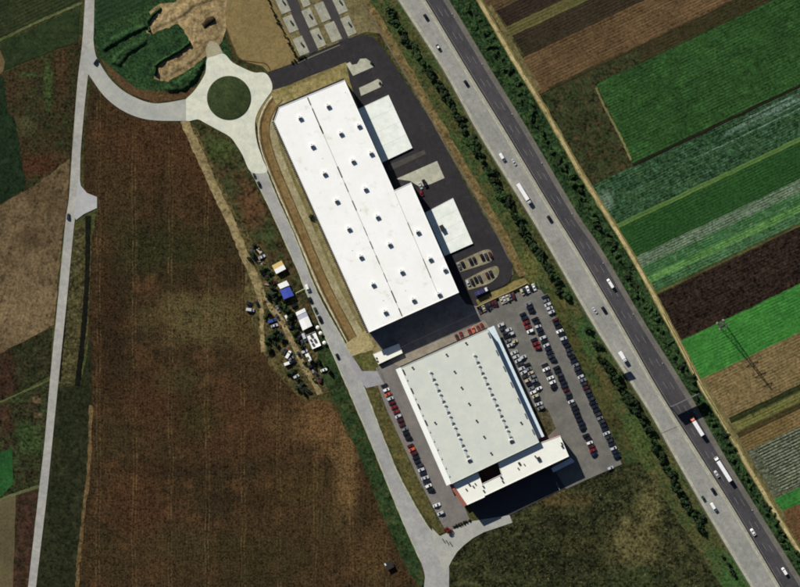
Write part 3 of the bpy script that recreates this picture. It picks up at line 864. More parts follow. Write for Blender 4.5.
# ------------------------------------------------------------------ mounds of soil
def mound(name, poly, hgt, mat, label, edge=4.0, step=1.0, seed=3):
    xs, ys = [p[0] for p in poly], [p[1] for p in poly]
    x0, x1, y0, y1 = min(xs), max(xs), min(ys), max(ys)

    def dist(p):
        d = 1e9
        for a, b in zip(poly, poly[1:] + poly[:1]):
            ax, ay = b[0] - a[0], b[1] - a[1]
            t = max(0, min(1, ((p[0] - a[0]) * ax + (p[1] - a[1]) * ay) / (ax * ax + ay * ay + 1e-9)))
            d = min(d, math.hypot(p[0] - a[0] - ax * t, p[1] - a[1] - ay * t))
        return d if inside(p, poly) else -d
    nx, ny = int((x1 - x0 + 4) / step), int((y1 - y0 + 4) / step)
    bm = bmesh.new()
    g = {}
    for j in range(ny + 1):
        for i in range(nx + 1):
            p = (x0 - 2 + i * step, y0 - 2 + j * step)
            d = dist(p)
            if d < -1.2 * step:
                continue
            s = max(0.0, min(1.0, d / edge))
            s = s * s * (3 - 2 * s)
            z = -0.12 + (hgt + 0.12) * s * (0.7 + 0.4 * mnoise.fractal(Vector((p[0] * 0.13 + seed, p[1] * 0.13, seed)), 1.0, 2.0, 3) + 0.15 * mnoise.noise(Vector((p[0] * 0.6, p[1] * 0.6, seed))) + 0.2)
            if s > 0:
                z = max(z, 0.1)
            q = W(*p)
            g[i, j] = bm.verts.new((q.x, q.y, z))
    for j in range(ny):
        for i in range(nx):
            c4 = [(i, j), (i, j + 1), (i + 1, j + 1), (i + 1, j)]
            if all(c in g for c in c4):
                bm.faces.new([g[c] for c in c4])
    bmesh.ops.recalc_face_normals(bm, faces=bm.faces[:])
    for f in bm.faces:
        if f.normal.z < 0:
            f.normal_flip()
    return tag(obj(name, bm, mat, smoothed=True), label, kind='structure')


DIRT = field('dirt_mound', (156, 136, 99), (138, 119, 84), (114, 98, 68), big=9, mid=4, con=0.5)
sheet('bare_soil', rough([(147, 33), (145, 27), (152, 19), (149, 12), (158, 5), (176, 2), (190, -30), (228, -30), (226, 30), (222, 42), (214, 50), (206, 56), (196, 64), (182, 74), (168, 82), (154, 79), (153, 66), (165, 58), (180, 50), (189, 42),
                          (184, 30), (178, 24), (166, 28), (154, 34)], 1.3, 3), 0.09, DIRT, 'bare trampled soil round the soil heaps')
mound('soil_mound', [(151, 32), (148, 26), (156, 18), (152, 12), (160, 8), (176, 6), (186, 0), (196, -20), (226, -20), (218, 0), (196, 8), (184, 18), (166, 26), (156, 31)], 0.8, DIRT, 'bare tan soil heap reaching into the green hollow', seed=4)
mound('soil_mound', [(155, 76), (156, 66), (166, 60), (180, 52), (192, 40), (184, 26), (186, 18), (198, 8), (216, 2), (224, 26), (220, 40), (208, 44), (206, 52), (196, 62), (180, 72), (166, 80)], 0.7, DIRT,
      'larger bare soil heap next to the roundabout spur', seed=8)
mound('grass_mound', [(100, 48), (112, 36), (130, 28), (148, 22), (150, 28), (130, 38), (112, 48), (104, 54)], 2.0, MATS['pit_green'], 'low green ridge in the hollow', seed=5)
mound('grass_mound', [(108, 64), (118, 50), (140, 38), (150, 36), (148, 44), (130, 56), (120, 68)], 1.8, MATS['pit_green'], 'second low green ridge in the hollow', seed=6)
mound('grass_mound', [(160, 88), (176, 80), (196, 66), (204, 56), (206, 64), (198, 80), (186, 92), (168, 94)], 2.2, MATS['pit_green'], 'green bank below the larger soil heap', seed=7)
mound('grass_mound', [(153, 76), (153, 64), (166, 56), (180, 48), (190, 40), (192, 44), (180, 53), (167, 60), (158, 66), (157, 76)], 3.2, MATS['pit_green'], 'dark green ridge along the larger soil heap', edge=2.0, step=0.8, seed=12)
mound('grass_mound', [(146, 20), (152, 13), (160, 7), (163, 9), (154, 17), (149, 24), (152, 32), (148, 33)], 2.6, MATS['pit_green'], 'dark green ridge at the end of the upper soil heap', edge=2.0, step=0.8, seed=13)
mound('soil_mound', [(200, 24), (206, 17), (214, 14), (218, 20), (212, 26), (204, 32)], 2.6, field('dark_soil', (62, 52, 40), (50, 42, 32), con=0.5), 'small dark soil heap on the bare ground', seed=9)

# ------------------------------------------------------------------ halls
ROOFW = paving('white_membrane', (250, 250, 247), (246, 246, 240), big=14, con=0.02, rgh=0.65, stain=((220, 217, 200), 8, 0.6), streak=(BR, 0.03, 2.5))
ROOFG = paving('pale_membrane', (212, 214, 202), (204, 208, 198), big=8, con=0.035, rgh=0.7, stain=((204, 206, 192), 9, 0.35))
CLAD = plain('grey_cladding', (150, 154, 158), 0.5, var=0.08)
DARKT = plain('dark_trim', (30, 30, 34), 0.6)
REDC = plain('red_cladding', (150, 52, 44), 0.55)
GLASS = plain('dark_glass', (26, 32, 40), 0.08, var=0.1, spec=0.6)
VENTW = plain('vent_white', (238, 238, 235), 0.6, var=0.06)
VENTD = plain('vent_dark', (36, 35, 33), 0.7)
ALU = plain('pale_metal', (206, 214, 214), 0.45, var=0.08)


def wall_ring(name, pts, z0, z1, mat, parent, t=0.0):
    bm = bmesh.new()
    add_prism(bm, pts, z0, z1, cap=False)
    return obj(name, bm, mat, parent)


def coping(name, pts, z0, z1, w, mat, parent, closed=True, out=0.0):
    """raised edge of a roof, one prism per side butted at the corners"""
    bm = bmesh.new()
    n = len(pts)
    area = sum(pts[i][0] * pts[(i + 1) % n][1] - pts[(i + 1) % n][0] * pts[i][1] for i in range(n))
    sg = 1 if area > 0 else -1

    def inset(d):
        r = []
        for i in range(n):
            p, a, b = Vector(pts[i]), Vector(pts[i - 1]), Vector(pts[(i + 1) % n])
            d1, d2 = (p - a).normalized(), (b - p).normalized()
            n1, n2 = Vector((-d1.y, d1.x)) * sg, Vector((-d2.y, d2.x)) * sg
            m = (n1 + n2).normalized()
            r.append(p + m * d / max(m.dot(n1), 0.3))
        return r
    A_, B_ = inset(-out), inset(w)
    rows = [[bm.verts.new((p[0], p[1], z)) for p in q] for q, z in ((A_, z0), (A_, z1), (B_, z1), (B_, z0))]
    for r1, r2 in zip(rows, rows[1:] + rows[:1]):
        for i in range(n):
            bm.faces.new((r1[i], r1[(i + 1) % n], r2[(i + 1) % n], r2[i]))
    bmesh.ops.recalc_face_normals(bm, faces=bm.faces[:])
    return obj(name, bm, mat, parent)


H1 = 15.0
R1 = wpts([(274, 121), (279, 107.5), (344.5, 80), (394, 190.5), (411, 182.5), (459, 292.5), (369, 332.5)], H1)
h1 = thing('logistics_hall', 'large white roofed logistics hall with a chamfered corner', 'warehouse')
wall_ring('wall', R1, 0.0, H1, CLAD, h1)
prism('roof', R1, H1 - 0.25, H1 + 0.02, ROOFW, h1)
coping('parapet', R1, H1 + 0.02, H1 + 0.24, 0.35, ROOFW, h1)


def side_strip(name, a, b, d0, d1, z0, z1, mat, parent):
    """box along edge a-b lying outside it between d0 and d1 metres"""
    a, b = Vector(a), Vector(b)
    d = (b - a).normalized()
    nn = Vector((d.y, -d.x))
    return prism(name, [a + nn * d0, b + nn * d0, b + nn * d1, a + nn * d1], z0, z1, mat, parent, bottom=True)


# dark eaves gutters on the gable and chamfer, brackets down the long side
P = R1


def outward(a, b):
    c = sum((Vector(p) for p in P), Vector((0, 0))) / len(P)
    d = (Vector(b) - Vector(a)).normalized()
    nn = Vector((d.y, -d.x))
    return nn if nn.dot((Vector(a) + Vector(b)) / 2 - c) > 0 else -nn


def eave(name, a, b, w, z0, z1, mat, parent, d0=0.003):
    nn = outward(a, b)
    a, b = Vector(a), Vector(b)
    return prism(name, [a + nn * d0, b + nn * d0, b + nn * w, a + nn * w], z0, z1, mat, parent, bottom=True)


eave('gutter', P[1], P[2], 1.15, H1 - 0.8, H1 - 0.1, DARKT, h1)
eave('gutter', P[0], P[1], 1.15, H1 - 0.8, H1 - 0.1, DARKT, h1)
eave('gutter', P[0], P[6], 0.40, H1 - 0.7, H1 - 0.2, plain('gutter_grey', (74, 72, 62), 0.6), h1)
nn = outward(P[6], P[0])
me_br = None
for i in range(122):
    q = Vector(P[0]) + (Vector(P[6]) - Vector(P[0])) * ((i + 0.5) / 122) + nn * 1.05
    if me_br is None:
        ob = box('bracket', (0, 0, 0), (0.85, 1.3, 0.4), DARKT, h1)
        me_br = ob.data
    else:
        ob = link('bracket', me_br, h1)
    ob.location = (q.x, q.y, H1 - 0.6)
    ob.rotation_euler = (0, 0, BR)
# ridge gutter: a dark slot with heavier lengths
ra, rb = W(307.5, 97.5, H1), W(402.5, 317, H1)
rd = (rb - ra).normalized()
ridge = tag(box('ridge_gutter', ((ra.x + rb.x) / 2, (ra.y + rb.y) / 2, H1 + 0.045), ((rb - ra).length, 0.28, 0.05), plain('ridge_grey', (150, 148, 136), 0.7), h1, rz=math.atan2(rd.y, rd.x)))
for (f0, f1, w_) in ((0.0, 0.035, 0.8), (0.05, 0.155, 0.75), (0.13, 0.165, 1.0), (0.315, 0.365, 0.9), (0.39, 0.43, 0.6), (0.47, 0.515, 0.75), (0.59, 0.63, 0.5), (0.655, 0.69, 0.7), (0.72, 0.76, 0.6),
                     (0.80, 0.84, 0.5), (0.88, 0.935, 0.85), (0.96, 0.995, 0.75)):
    m0 = ra + (rb - ra) * (f0 + f1) / 2
    box('gutter_grate', (m0.x, m0.y, H1 + 0.075), ((rb - ra).length * (f1 - f0), w_, 0.1), plain('grate', (84, 82, 72), 0.8), h1, rz=math.atan2(rd.y, rd.x))
ra, rb = W(395, 193, H1), W(440, 299, H1)
box('roof_joint', ((ra.x + rb.x) / 2, (ra.y + rb.y) / 2, H1 + 0.045), ((rb - ra).length, 0.3, 0.05), plain('joint', (176, 172, 158), 0.8), h1, rz=math.atan2((rb - ra).y, (rb - ra).x))
for f0, f1 in ((0.28, 0.40), (0.62, 0.8)):
    m0 = ra + (rb - ra) * (f0 + f1) / 2
    box('gutter_grate', (m0.x, m0.y, H1 + 0.08), ((rb - ra).length * (f1 - f0), 0.55, 0.1), MATS['grate'], h1, rz=math.atan2((rb - ra).y, (rb - ra).x))


def roof_vent(px, py, h, parent, w=2.7, d=1.6, ht=1.75, open_=True, rz=R(23)):
    q = W(px, py, h)
    bm = bmesh.new()
    add_box(bm, (0, 0, ht / 2), (w, d, ht))
    bmesh.ops.bevel(bm, geom=[e for e in bm.edges if abs(e.verts[0].co.z - e.verts[1].co.z) < 0.01 and e.verts[0].co.z > ht / 2], offset=0.12, segments=1, affect='EDGES')
    v = obj('roof_vent', bm, VENTW, parent, (q.x, q.y, h + 0.02))
    v.rotation_euler = (0, 0, rz)
    box('vent_louvre', (0, -d / 2 - 0.06, ht * 0.55), (w * 0.92, 0.1, ht * 0.8), VENTD, v)
    box('vent_shade', (0, -d * 0.2, ht + 0.012), (w * 0.8, d * 0.5, 0.025), VENTD, v)  # dark panel on the lid, its colour deepens the vent's shadow blob
    if open_:
        box('vent_flap', (0, d / 2 + 0.35, ht + 0.05), (w * 0.5, 0.7, 0.06), ALU, v)
    return v


LEFT = [(300, 118), (312.2, 146), (324.3, 173.5), (336.4, 200.8), (348.6, 228.6), (360.6, 256.6), (372.8, 284.2), (385, 311.8)]
MID = [(328, 106), (340.6, 133.4), (352.8, 161), (365.2, 188.8), (377.2, 216.6), (389.4, 244.2), (401.6, 271.6), (413.3, 299.8)]
RIGHT = [(358.6, 125.6), (370.8, 153.2), (417.6, 231.8), (430, 258.8), (444.6, 269.5), (438.8, 294)]
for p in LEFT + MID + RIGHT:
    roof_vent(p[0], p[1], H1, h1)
for p in ((345, 92), (322, 158), (383, 300), (405, 290), (360, 210), (352, 250)):
    q = W(p[0], p[1], H1)
    tube('vent_pipe', (q.x, q.y, H1), (q.x, q.y, H1 + 0.6), 0.16, ALU, h1)
# doors and windows on the walls
for i in range(14):
    f_ = 0.06 + i * 0.062
    a, b = Vector(P[4]), Vector(P[5])
    d = (b - a).normalized()
    q = a + (b - a) * f_ + outward(a, b) * 0.06
    box('dock_door', (q.x, q.y, 2.6), (3.2, 0.12, 3.2), plain('dock_door_grey', (196, 198, 200), 0.5), h1, rz=math.atan2(d.y, d.x))
for i in range(10):
    a, b = Vector(P[2]), Vector(P[3])
    d = (b - a).normalized()
    q = a + (b - a) * (0.1 + i * 0.085) + outward(a, b) * 0.06
    box('dock_door', (q.x, q.y, 2.6), (3.2, 0.12, 3.2), MATS['dock_door_grey'], h1, rz=math.atan2(d.y, d.x))
for i in range(9):
    a, b = Vector(P[5]), Vector(P[6])
    d = (b - a).normalized()
    q = a + (b - a) * (0.07 + i * 0.107) + outward(a, b) * 0.06
    box('window', (q.x, q.y, 9.0), (3.6, 0.12, 1.6), GLASS, h1, rz=math.atan2(d.y, d.x))

# raised white loading platforms along the hall
for lab, pts in (('upper white loading platform beside the hall', [(358.2, 109.0), (388.5, 95), (412.5, 148), (382.2, 162.5)]), ('lower white loading platform beside the hall extension', [(425.2, 212.6), (453, 198), (473, 243.5), (444.6, 256.0)])):
    t = thing('loading_platform', lab, 'loading platform')
    pw = wpts(pts, 1.2)
    prism('platform_slab', pw, 0.0, 1.2, paving('platform_white', (244, 246, 238), (230, 236, 226), big=6, con=0.06, rgh=0.8, stain=((206, 214, 204), 5, 0.5)), t)
    coping('platform_edge', pw, 1.2, 1.26, 0.25, plain('edge_grey', (226, 228, 224), 0.7), t)
    for f_ in (0.25, 0.5, 0.75):
        a, b = Vector(pw[0]) * (1 - f_) + Vector(pw[3]) * f_, Vector(pw[1]) * (1 - f_) + Vector(pw[2]) * f_
        m0, d = (a + b) / 2, b - a
        box('slab_joint', (m0.x, m0.y, 1.206), (d.length - 0.7, 0.09, 0.02), plain('joint_grey', (170, 172, 168), 0.9), t, rz=math.atan2(d.y, d.x))
q = W(442, 228)
t = thing('shadow_block', 'small dark cabin standing in for a shadow on the lower platform', 'block', (q.x, q.y, 1.2), BR)  # dark box standing for a notch in the hall's cast shadow
box('shadow_block_body', (0, 0, 1.1), (3.6, 2.4, 2.2), plain('shadow_block_dark', (40, 42, 48), 0.6), t, bev=0.05)
box('cabin_roof', (0, 0, 2.26), (3.9, 2.7, 0.12), DARKT, t)

# low white shed between the halls
t = thing('flat_shed', 'low white flat roofed shed half in the shade of the hall', 'shed')
pw = wpts([(372.8, 354), (399, 343.3), (402.7, 353), (378.4, 364.3)], 2.6)
wall_ring('wall', pw, 0.0, 2.5, CLAD, t)
prism('roof', pw, 2.5, 2.65, plain('shed_white', (244, 242, 228), 0.7, var=0.08, size=3), t)
coping('roof_edge', pw, 2.65, 2.75, 0.2, ALU, t)
for p in ((376.5, 358), (377.5, 361)):
    q = W(p[0], p[1], 2.6)
    box('roof_vent', (q.x, q.y, 2.95), (1.0, 0.8, 0.6), VENTD, t, rz=R(24))

# lower hall
H2 = 14.5
R2 = wpts([(400.5, 367.5), (487.5, 328.7), (539.3, 442.3), (451.5, 484)], H2)
P = R2
h2 = thing('retail_hall', 'pale grey green roofed hall with two rows of rooflights', 'warehouse')
wall_ring('wall', R2, 0.0, H2, CLAD, h2)
prism('roof', R2, H2 - 0.25, H2 + 0.02, ROOFG, h2)
coping('parapet', R2, H2 + 0.02, H2 + 0.22, 0.35, ROOFG, h2)
eave('gutter', P[0], P[1], 0.9, H2 - 0.8, H2 - 0.1, DARKT, h2)
WCAN = plain('canopy_white', (240, 243, 236), 0.6, var=0.06, size=3)
BCAN = plain('canopy_pale', (216, 232, 238), 0.45, var=0.06, size=3)
eave('side_canopy', P[0], P[3], 3.4, 5.7, 5.95, WCAN, h2)
a, b = Vector(P[1]), Vector(P[2])
eave('side_canopy', a + (b - a) * 0.0, a + (b - a) * 0.975, 4.7, 6.2, 6.45, BCAN, h2)
nE = outward(a, b)
for i in range(26):
    q = a + (b - a) * ((i + 0.5) / 27) + nE * 4.4
    tube('canopy_post', (q.x, q.y, 0.1), (q.x, q.y, 6.2), 0.09, ALU, h2, seg=6)
for i in range(1, 13):
    q = a + (b - a) * (i * 0.975 / 13) + nE * 2.4
    d = (b - a).normalized()
    box('canopy_seam', (q.x, q.y, 6.47), (0.12, 4.4, 0.05), ALU, h2, rz=math.atan2(d.y, d.x))
c_, d_ = Vector(P[0]), Vector(P[3])
nWst = outward(c_, d_)
for f_ in (0.04, 0.105, 0.20, 0.265, 0.335, 0.405, 0.475, 0.55, 0.63, 0.70, 0.78, 0.86, 0.93):
    q = c_ + (d_ - c_) * f_ - nWst * 0.75
    dd = (d_ - c_).normalized()
    big = f_ in (0.04, 0.20, 0.335, 0.475)
    box('edge_vent', (q.x, q.y, H2 + 0.4), (3.4 if big else 1.6, 0.7, 0.75 if big else 0.4), VENTD if big else ALU, h2, rz=math.atan2(dd.y, dd.x))
for f_ in (0.05, 0.205, 0.345, 0.485, 0.625, 0.76, 0.9):
    q = a + (b - a) * f_ - nE * 0.8
    dd = (b - a).normalized()
    box('edge_vent', (q.x, q.y, H2 + 0.4), (3.2, 0.7, 0.75), plain('vent_blue', (70, 96, 104), 0.6), h2, rz=math.atan2(dd.y, dd.x))
# rooflights: eight glazed units in each row, each a kerb with a glass saddle and two open flaps
for (x0, y0, x1, y1) in ((431.5, 376, 465.5, 453), (475.5, 359, 508.5, 434)):
    nu = 8
    for i in range(nu):
        f_ = i / (nu - 1)
        q = W(x0 + (x1 - x0) * f_, y0 + (y1 - y0) * f_, H2)
        rl = box('rooflight', (q.x, q.y, H2 + 0.22), (6.6, 1.5, 0.4), VENTW, h2, rz=BR)
        bm = bmesh.new()
        vs = [bm.verts.new(v) for v in ((-3.2, -0.7, 0), (3.2, -0.7, 0), (3.2, 0.7, 0), (-3.2, 0.7, 0), (-2.9, 0, 0.35), (2.9, 0, 0.35))]
        for fc in ((0, 1, 5, 4), (2, 3, 4, 5), (1, 2, 5), (3, 0, 4)):
            bm.faces.new([vs[j] for j in fc])
        g = obj('glazing', bm, plain('rooflight_glass', (196, 202, 200), 0.5, var=0.12, size=2), h2, (q.x, q.y, H2 + 0.423))
        g.rotation_euler = (0, 0, BR)
        for s in (-1, 1):
            e = rd * (s * 2.1) + Vector((rd.y, -rd.x)) * (-0.5)
            box('smoke_flap', (q.x + e.x, q.y + e.y, H2 + 0.7), (0.35, 1.9, 0.8), plain('flap_grey', (120, 124, 122), 0.6), h2, rz=BR)
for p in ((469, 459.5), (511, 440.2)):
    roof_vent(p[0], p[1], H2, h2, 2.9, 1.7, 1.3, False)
for p in ((446.5, 354.5), (454.5, 371.5), (461.5, 387.5), (469, 403.5), (476.5, 420.5), (484, 436.5), (491, 453), (412.5, 367.5), (466, 343), (435, 422.5), (521, 422.5)):
    q = W(p[0], p[1], H2)
    v = tube('roof_cowl', (q.x, q.y, H2), (q.x, q.y, H2 + 0.9), 0.42, VENTD, h2, seg=10)
    tube('cowl_cap', (q.x, q.y, H2 + 0.95), (q.x, q.y, H2 + 1.2), 0.7, VENTD, h2, r1=0.25, seg=10)

# annex with a stepped roof and red walls
H3 = 11.6
P = wpts([(453.0, 484.1), (478.0, 472.2), (482.0, 483.6), (501.3, 474.3), (497.9, 462.8), (540.3, 442.6), (560, 435.3), (569, 456.3), (484.5, 496.0), (484.9, 497.0), (467.2, 505.0)], H3)
h3 = thing('red_annex', 'lower white roofed annex with red walls behind the pale hall', 'annex')
wall_ring('wall', P, 0.0, H3, REDC, h3)
bm = bmesh.new()
add_prism(bm, P, H3 - 0.2, H3 + 0.02)
obj('roof', bm, plain('annex_roof', (240, 240, 228), 0.65, var=0.1, size=4), h3)
coping('parapet', P, H3 + 0.02, H3 + 0.3, 0.3, plain('annex_parapet', (232, 232, 224), 0.65), h3)
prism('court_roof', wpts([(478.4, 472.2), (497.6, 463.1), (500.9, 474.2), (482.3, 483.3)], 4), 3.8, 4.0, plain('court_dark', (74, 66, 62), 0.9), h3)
eave('red_canopy', P[10], P[0], 2.4, 3.4, 3.7, plain('red_canopy', (150, 88, 72), 0.7), h3)
for p, w_ in (((469, 484), 1.0), ((473, 486), 0.8), ((466, 489), 0.8), ((475, 483.5), 0.7), ((501, 477), 1.1), ((502.5, 481), 0.9), ((483, 486), 0.9), ((483.5, 490.5), 0.9), ((519, 463), 1.3),
              ((535, 456), 0.8), ((538.5, 458.6), 2.2), ((524, 464), 0.6), ((518, 468), 0.7), ((562, 446), 1.2), ((561.5, 443), 0.9)):
    q = W(p[0], p[1], H3)
    v = box('roof_unit', (q.x, q.y, H3 + 0.5 + w_ * 0.1), (w_, w_, 1.0 + w_ * 0.2), VENTD, h3, rz=BR, bev=0.05)
ca = wpts([(551.2, 468.3), (571, 457.6), (574.5, 461.7), (553.4, 472.3)], 5.2)
prism('entrance_canopy', ca, 5.0, 5.25, plain('canopy_grey', (200, 206, 216), 0.6), h3, bottom=True)
for i in (2, 3):
    tube('canopy_post', (ca[i].x - 0.2, ca[i].y + 0.3, 0.1), (ca[i].x - 0.2, ca[i].y + 0.3, 5.0), 0.1, ALU, h3, seg=6)
for i in range(8):
    a, b = Vector(P[10]), Vector(P[7])
    d = (b - a).normalized()
    q = a + (b - a) * (0.1 + 0.11 * i) + outward(a, b) * 0.1
    box('window', (q.x, q.y, 6.5), (4.2, 0.14, 1.8), GLASS, h3, rz=math.atan2(d.y, d.x))
q = W(558, 497)
t = thing('yard_bollard_rail', 'pale rail standing in the shaded delivery yard', 'rail', (W(558, 486).x, W(558, 486).y, 0.15), BR)
box('rail', (0, 0, 0.9), (6.0, 0.15, 0.15), ALU, t)
for s in (-2.8, 0, 2.8):
    tube('post', (s, 0, 0), (s, 0, 0.9), 0.07, ALU, t, seg=6)


# ------------------------------------------------------------------ walls, fences, barriers
def low_wall(pts, hgt, w, mat, capmat, label, cat='wall', name='boundary_wall'):
    pw = wpts(pts)
    t = thing(name, label, cat, (pw[0].x, pw[0].y, 0))
    o0 = pw[0]
    for a, b in zip(pw, pw[1:]):
        d = b - a
        m0 = (a + b) / 2 - o0
        box('wall_section', (m0.x, m0.y, hgt / 2), (d.length, w, hgt), mat, t, rz=math.atan2(d.y, d.x))
        box('wall_cap', (m0.x, m0.y, hgt + 0.04), (d.length, w + 0.15, 0.08), capmat, t, rz=math.atan2(d.y, d.x))
    return t


def fence(pts, hgt, step, mat, label, name='wire_fence'):
    pw = wpts(pts)
    o0 = pw[0]
    t = thing(name, label, 'fence', (o0.x, o0.y, 0))
    pm = None
    for a, b in zip(pw, pw[1:]):
        d = b - a
        n_ = max(1, int(d.length / step))
        for i in range(n_):
            q = a + d * (i / n_) - o0
            if pm is None:
                ob = tube('fence_post', (0, 0, 0), (0, 0, hgt), 0.06, mat, t, seg=6)
                pm = ob.data
            else:
                ob = link('fence_post', pm, t)
            ob.location = (q.x, q.y, 0)
        for z in (0.25, hgt * 0.5, hgt - 0.1):
            m0 = (a + b) / 2 - o0
            box('rail', (m0.x, m0.y, z), (d.length, 0.05, 0.06), mat, t, rz=math.atan2(d.y, d.x))
    return t


WALLM = plain('rendered_wall', (120, 108, 78), 0.9)
low_wall([(476, 307), (492, 299.5), (512, 290.5), (527, 283)], 1.5, 0.5, WALLM, plain('wall_cap', (150, 138, 100), 0.9), 'tan boundary wall between loading yard and car park')
FENM = plain('fence_grey', (70, 70, 62), 0.7)
fence([(352, 357), (366, 350), (376, 345.5)], 1.8, 2.6, FENM, 'short dark fence across the grass by the white shed')
fence([(376, 366), (381, 373), (385, 385)], 1.8, 2.4, FENM, 'short dark fence at the end of the western car park')
fence([(286, 87), (310, 77.5), (334, 67.5)], 1.2, 2.6, plain('fence_dark', (52, 44, 34), 0.8), 'low dark fence along the verge before the hall gable')
# crash barriers
for nm, line, off_, lab in (('crash_barrier', MM, 1.2, 'steel crash barrier along the motorway median'), ('crash_barrier', ML, 0.8, 'steel crash barrier on the western motorway edge')):
    pl = [W(*p) for p in offset(resample(smooth(line), 90), off_)]
    bm = bmesh.new()
    for a, b in zip(pl, pl[1:]):
        d = b - a
        m0 = (a + b) / 2
        add_box(bm, (m0.x, m0.y, 0.95), (d.length, 0.14, 0.32), math.atan2(d.y, d.x))
    t = thing(nm, lab, 'crash barrier')
    obj('barrier_rail', bm, plain('galvanised', (150, 150, 142), 0.5), t)
    bm = bmesh.new()
    for p in pl:
        add_box(bm, (p.x, p.y, 0.5), (0.1, 0.1, 0.8))
    o = obj('barrier_post', bm, MATS['galvanised'], t)
    o['kind'] = 'stuff'
for i, (x, y) in enumerate(((452, 14), (482, 64), (512, 114), (541.5, 163), (572, 213.5), (603, 263), (633, 314), (662.5, 363), (694, 412), (752, 510))):
    q = W(x, y)
    t = thing('marker_post', 'short white marker post on the eastern hard shoulder', 'marker post', (q.x, q.y, 0.33), MR, 'marker posts along the eastern hard shoulder')
    box('post', (0, 0, 0.45), (0.5, 0.3, 0.9), plain('marker_white', (225, 225, 225), 0.5), t)
    box('reflector', (0.26, 0, 0.7), (0.03, 0.2, 0.18), plain('reflector_red', (190, 60, 40), 0.3), t)

# sign gantry over the eastern carriageway and roadside sign panel
STEEL = plain('gantry_steel', (108, 108, 104), 0.55)
ga, gb = W(671, 406.5, 7), W(696, 394.5, 7)
t = thing('sign_gantry', 'overhead sign gantry spanning the dark eastern carriageway', 'sign gantry', (ga.x, ga.y, 0.3))
d = gb - ga
rzg = math.atan2(d.y, d.x)
for s in (0.0, 1.0):
    tube('gantry_post', (d.x * s, d.y * s, 0), (d.x * s, d.y * s, 8.0), 0.28, STEEL, t)
for z in (7.0, 8.0):
    box('gantry_beam', (d.x / 2, d.y / 2, z), (d.length + 0.6, 0.35, 0.3), STEEL, t, rz=rzg)
for i in range(9):
    box('gantry_strut', (d.x * (i + 0.5) / 9, d.y * (i + 0.5) / 9, 7.5), (0.14, 0.2, 0.8), STEEL, t, rz=rzg)
nn = Vector((-d.y, d.x)).normalized()
for s, w_ in ((0.19, 6.6), (0.56, 6.6), (0.93, 6.6)):
    box('sign_panel', (d.x * s - nn.x * 0.3, d.y * s - nn.y * 0.3, 7.3), (w_, 0.3, 5.4), plain('sign_back', (96, 96, 98), 0.6), t, rz=rzg)
    box('sign_face', (d.x * s - nn.x * 0.465, d.y * s - nn.y * 0.465, 7.3), (w_ - 0.1, 0.02, 5.3), plain('sign_green', (70, 78, 86), 0.5), t, rz=rzg)
sa, sb = W(617.5, 369.5, 5), W(626.5, 366.0, 5)
t = thing('road_sign', 'large roadside sign panel on two posts at the western verge', 'road sign', (sa.x, sa.y, 0))
d = sb - sa
rzg = math.atan2(d.y, d.x)
for s in (0.2, 0.8):
    tube('sign_post', (d.x * s, d.y * s, 0), (d.x * s, d.y * s, 7.4), 0.14, STEEL, t)
box('sign_panel', (d.x / 2, d.y / 2 + 0.22, 5.3), (d.length, 0.12, 4.0), MATS['sign_back'], t, rz=rzg)
# thin dark strip across the western carriageway, one even grey
ribbon('road_cross_line', [(661, 433.5), (677, 426.5)], 0.7, 0.345, plain('cross_line_grey', (104, 104, 100), 0.9), 'thin dark line across the western carriageway', 4)
# street lamp near the roundabout arm
q = W(299.5, 56)
t = thing('street_lamp', 'single street lamp at the mouth of the loading yard', 'street lamp', (q.x, q.y, 0.1))
tube('pole', (0, 0, 0), (0, 0, 6.2), 0.13, DARKT, t, r1=0.08)
tube('arm', (0, 0, 6.2), (0.8, -1.2, 6.35), 0.06, DARKT, t, seg=6)
box('lamp_head', (0.95, -1.4, 6.33), (0.3, 0.7, 0.14), DARKT, t, rz=0.6)

# pylon with lattice legs
q = W(721.5, 324.5)
PH = 35.0
t = thing('power_pylon', 'lattice steel power pylon standing in the vivid green field', 'pylon', (q.x, q.y, 0.1), R(25))


def pyl_w(z):
    return 1.5 * (1 - z / 24.0) + 0.6 if z < 24 else 0.65 * (1 - (z - 24) / 14.0) + 0.12


PST = plain('pylon_steel', (64, 74, 54), 0.9)
bm = bmesh.new()
lv = [0, 4, 8, 12, 15.5, 18.5, 21, 23.5, 26, 28.5, 31, 33, PH]
for z0, z1 in zip(lv, lv[1:]):
    w0, w1 = pyl_w(z0), pyl_w(z1)
    cs = ((-1, -1), (1, -1), (1, 1), (-1, 1))
    for i, (sx, sy) in enumerate(cs):
        tx, ty = cs[(i + 1) % 4]
        add_tube(bm, (sx * w0, sy * w0, z0), (tx * w1, ty * w1, z1), 0.06, seg=4)
        add_tube(bm, (tx * w0, ty * w0, z0), (sx * w1, sy * w1, z1), 0.09, seg=4)
obj('bracing', bm, PST, t)
for sx in (-1, 1):
    for sy in (-1, 1):
        bm = bmesh.new()
        for z0, z1 in zip(lv, lv[1:]):
            add_tube(bm, (sx * pyl_w(z0), sy * pyl_w(z0), z0), (sx * pyl_w(z1), sy * pyl_w(z1), z1), 0.12, seg=5)
        obj('leg', bm, PST, t)
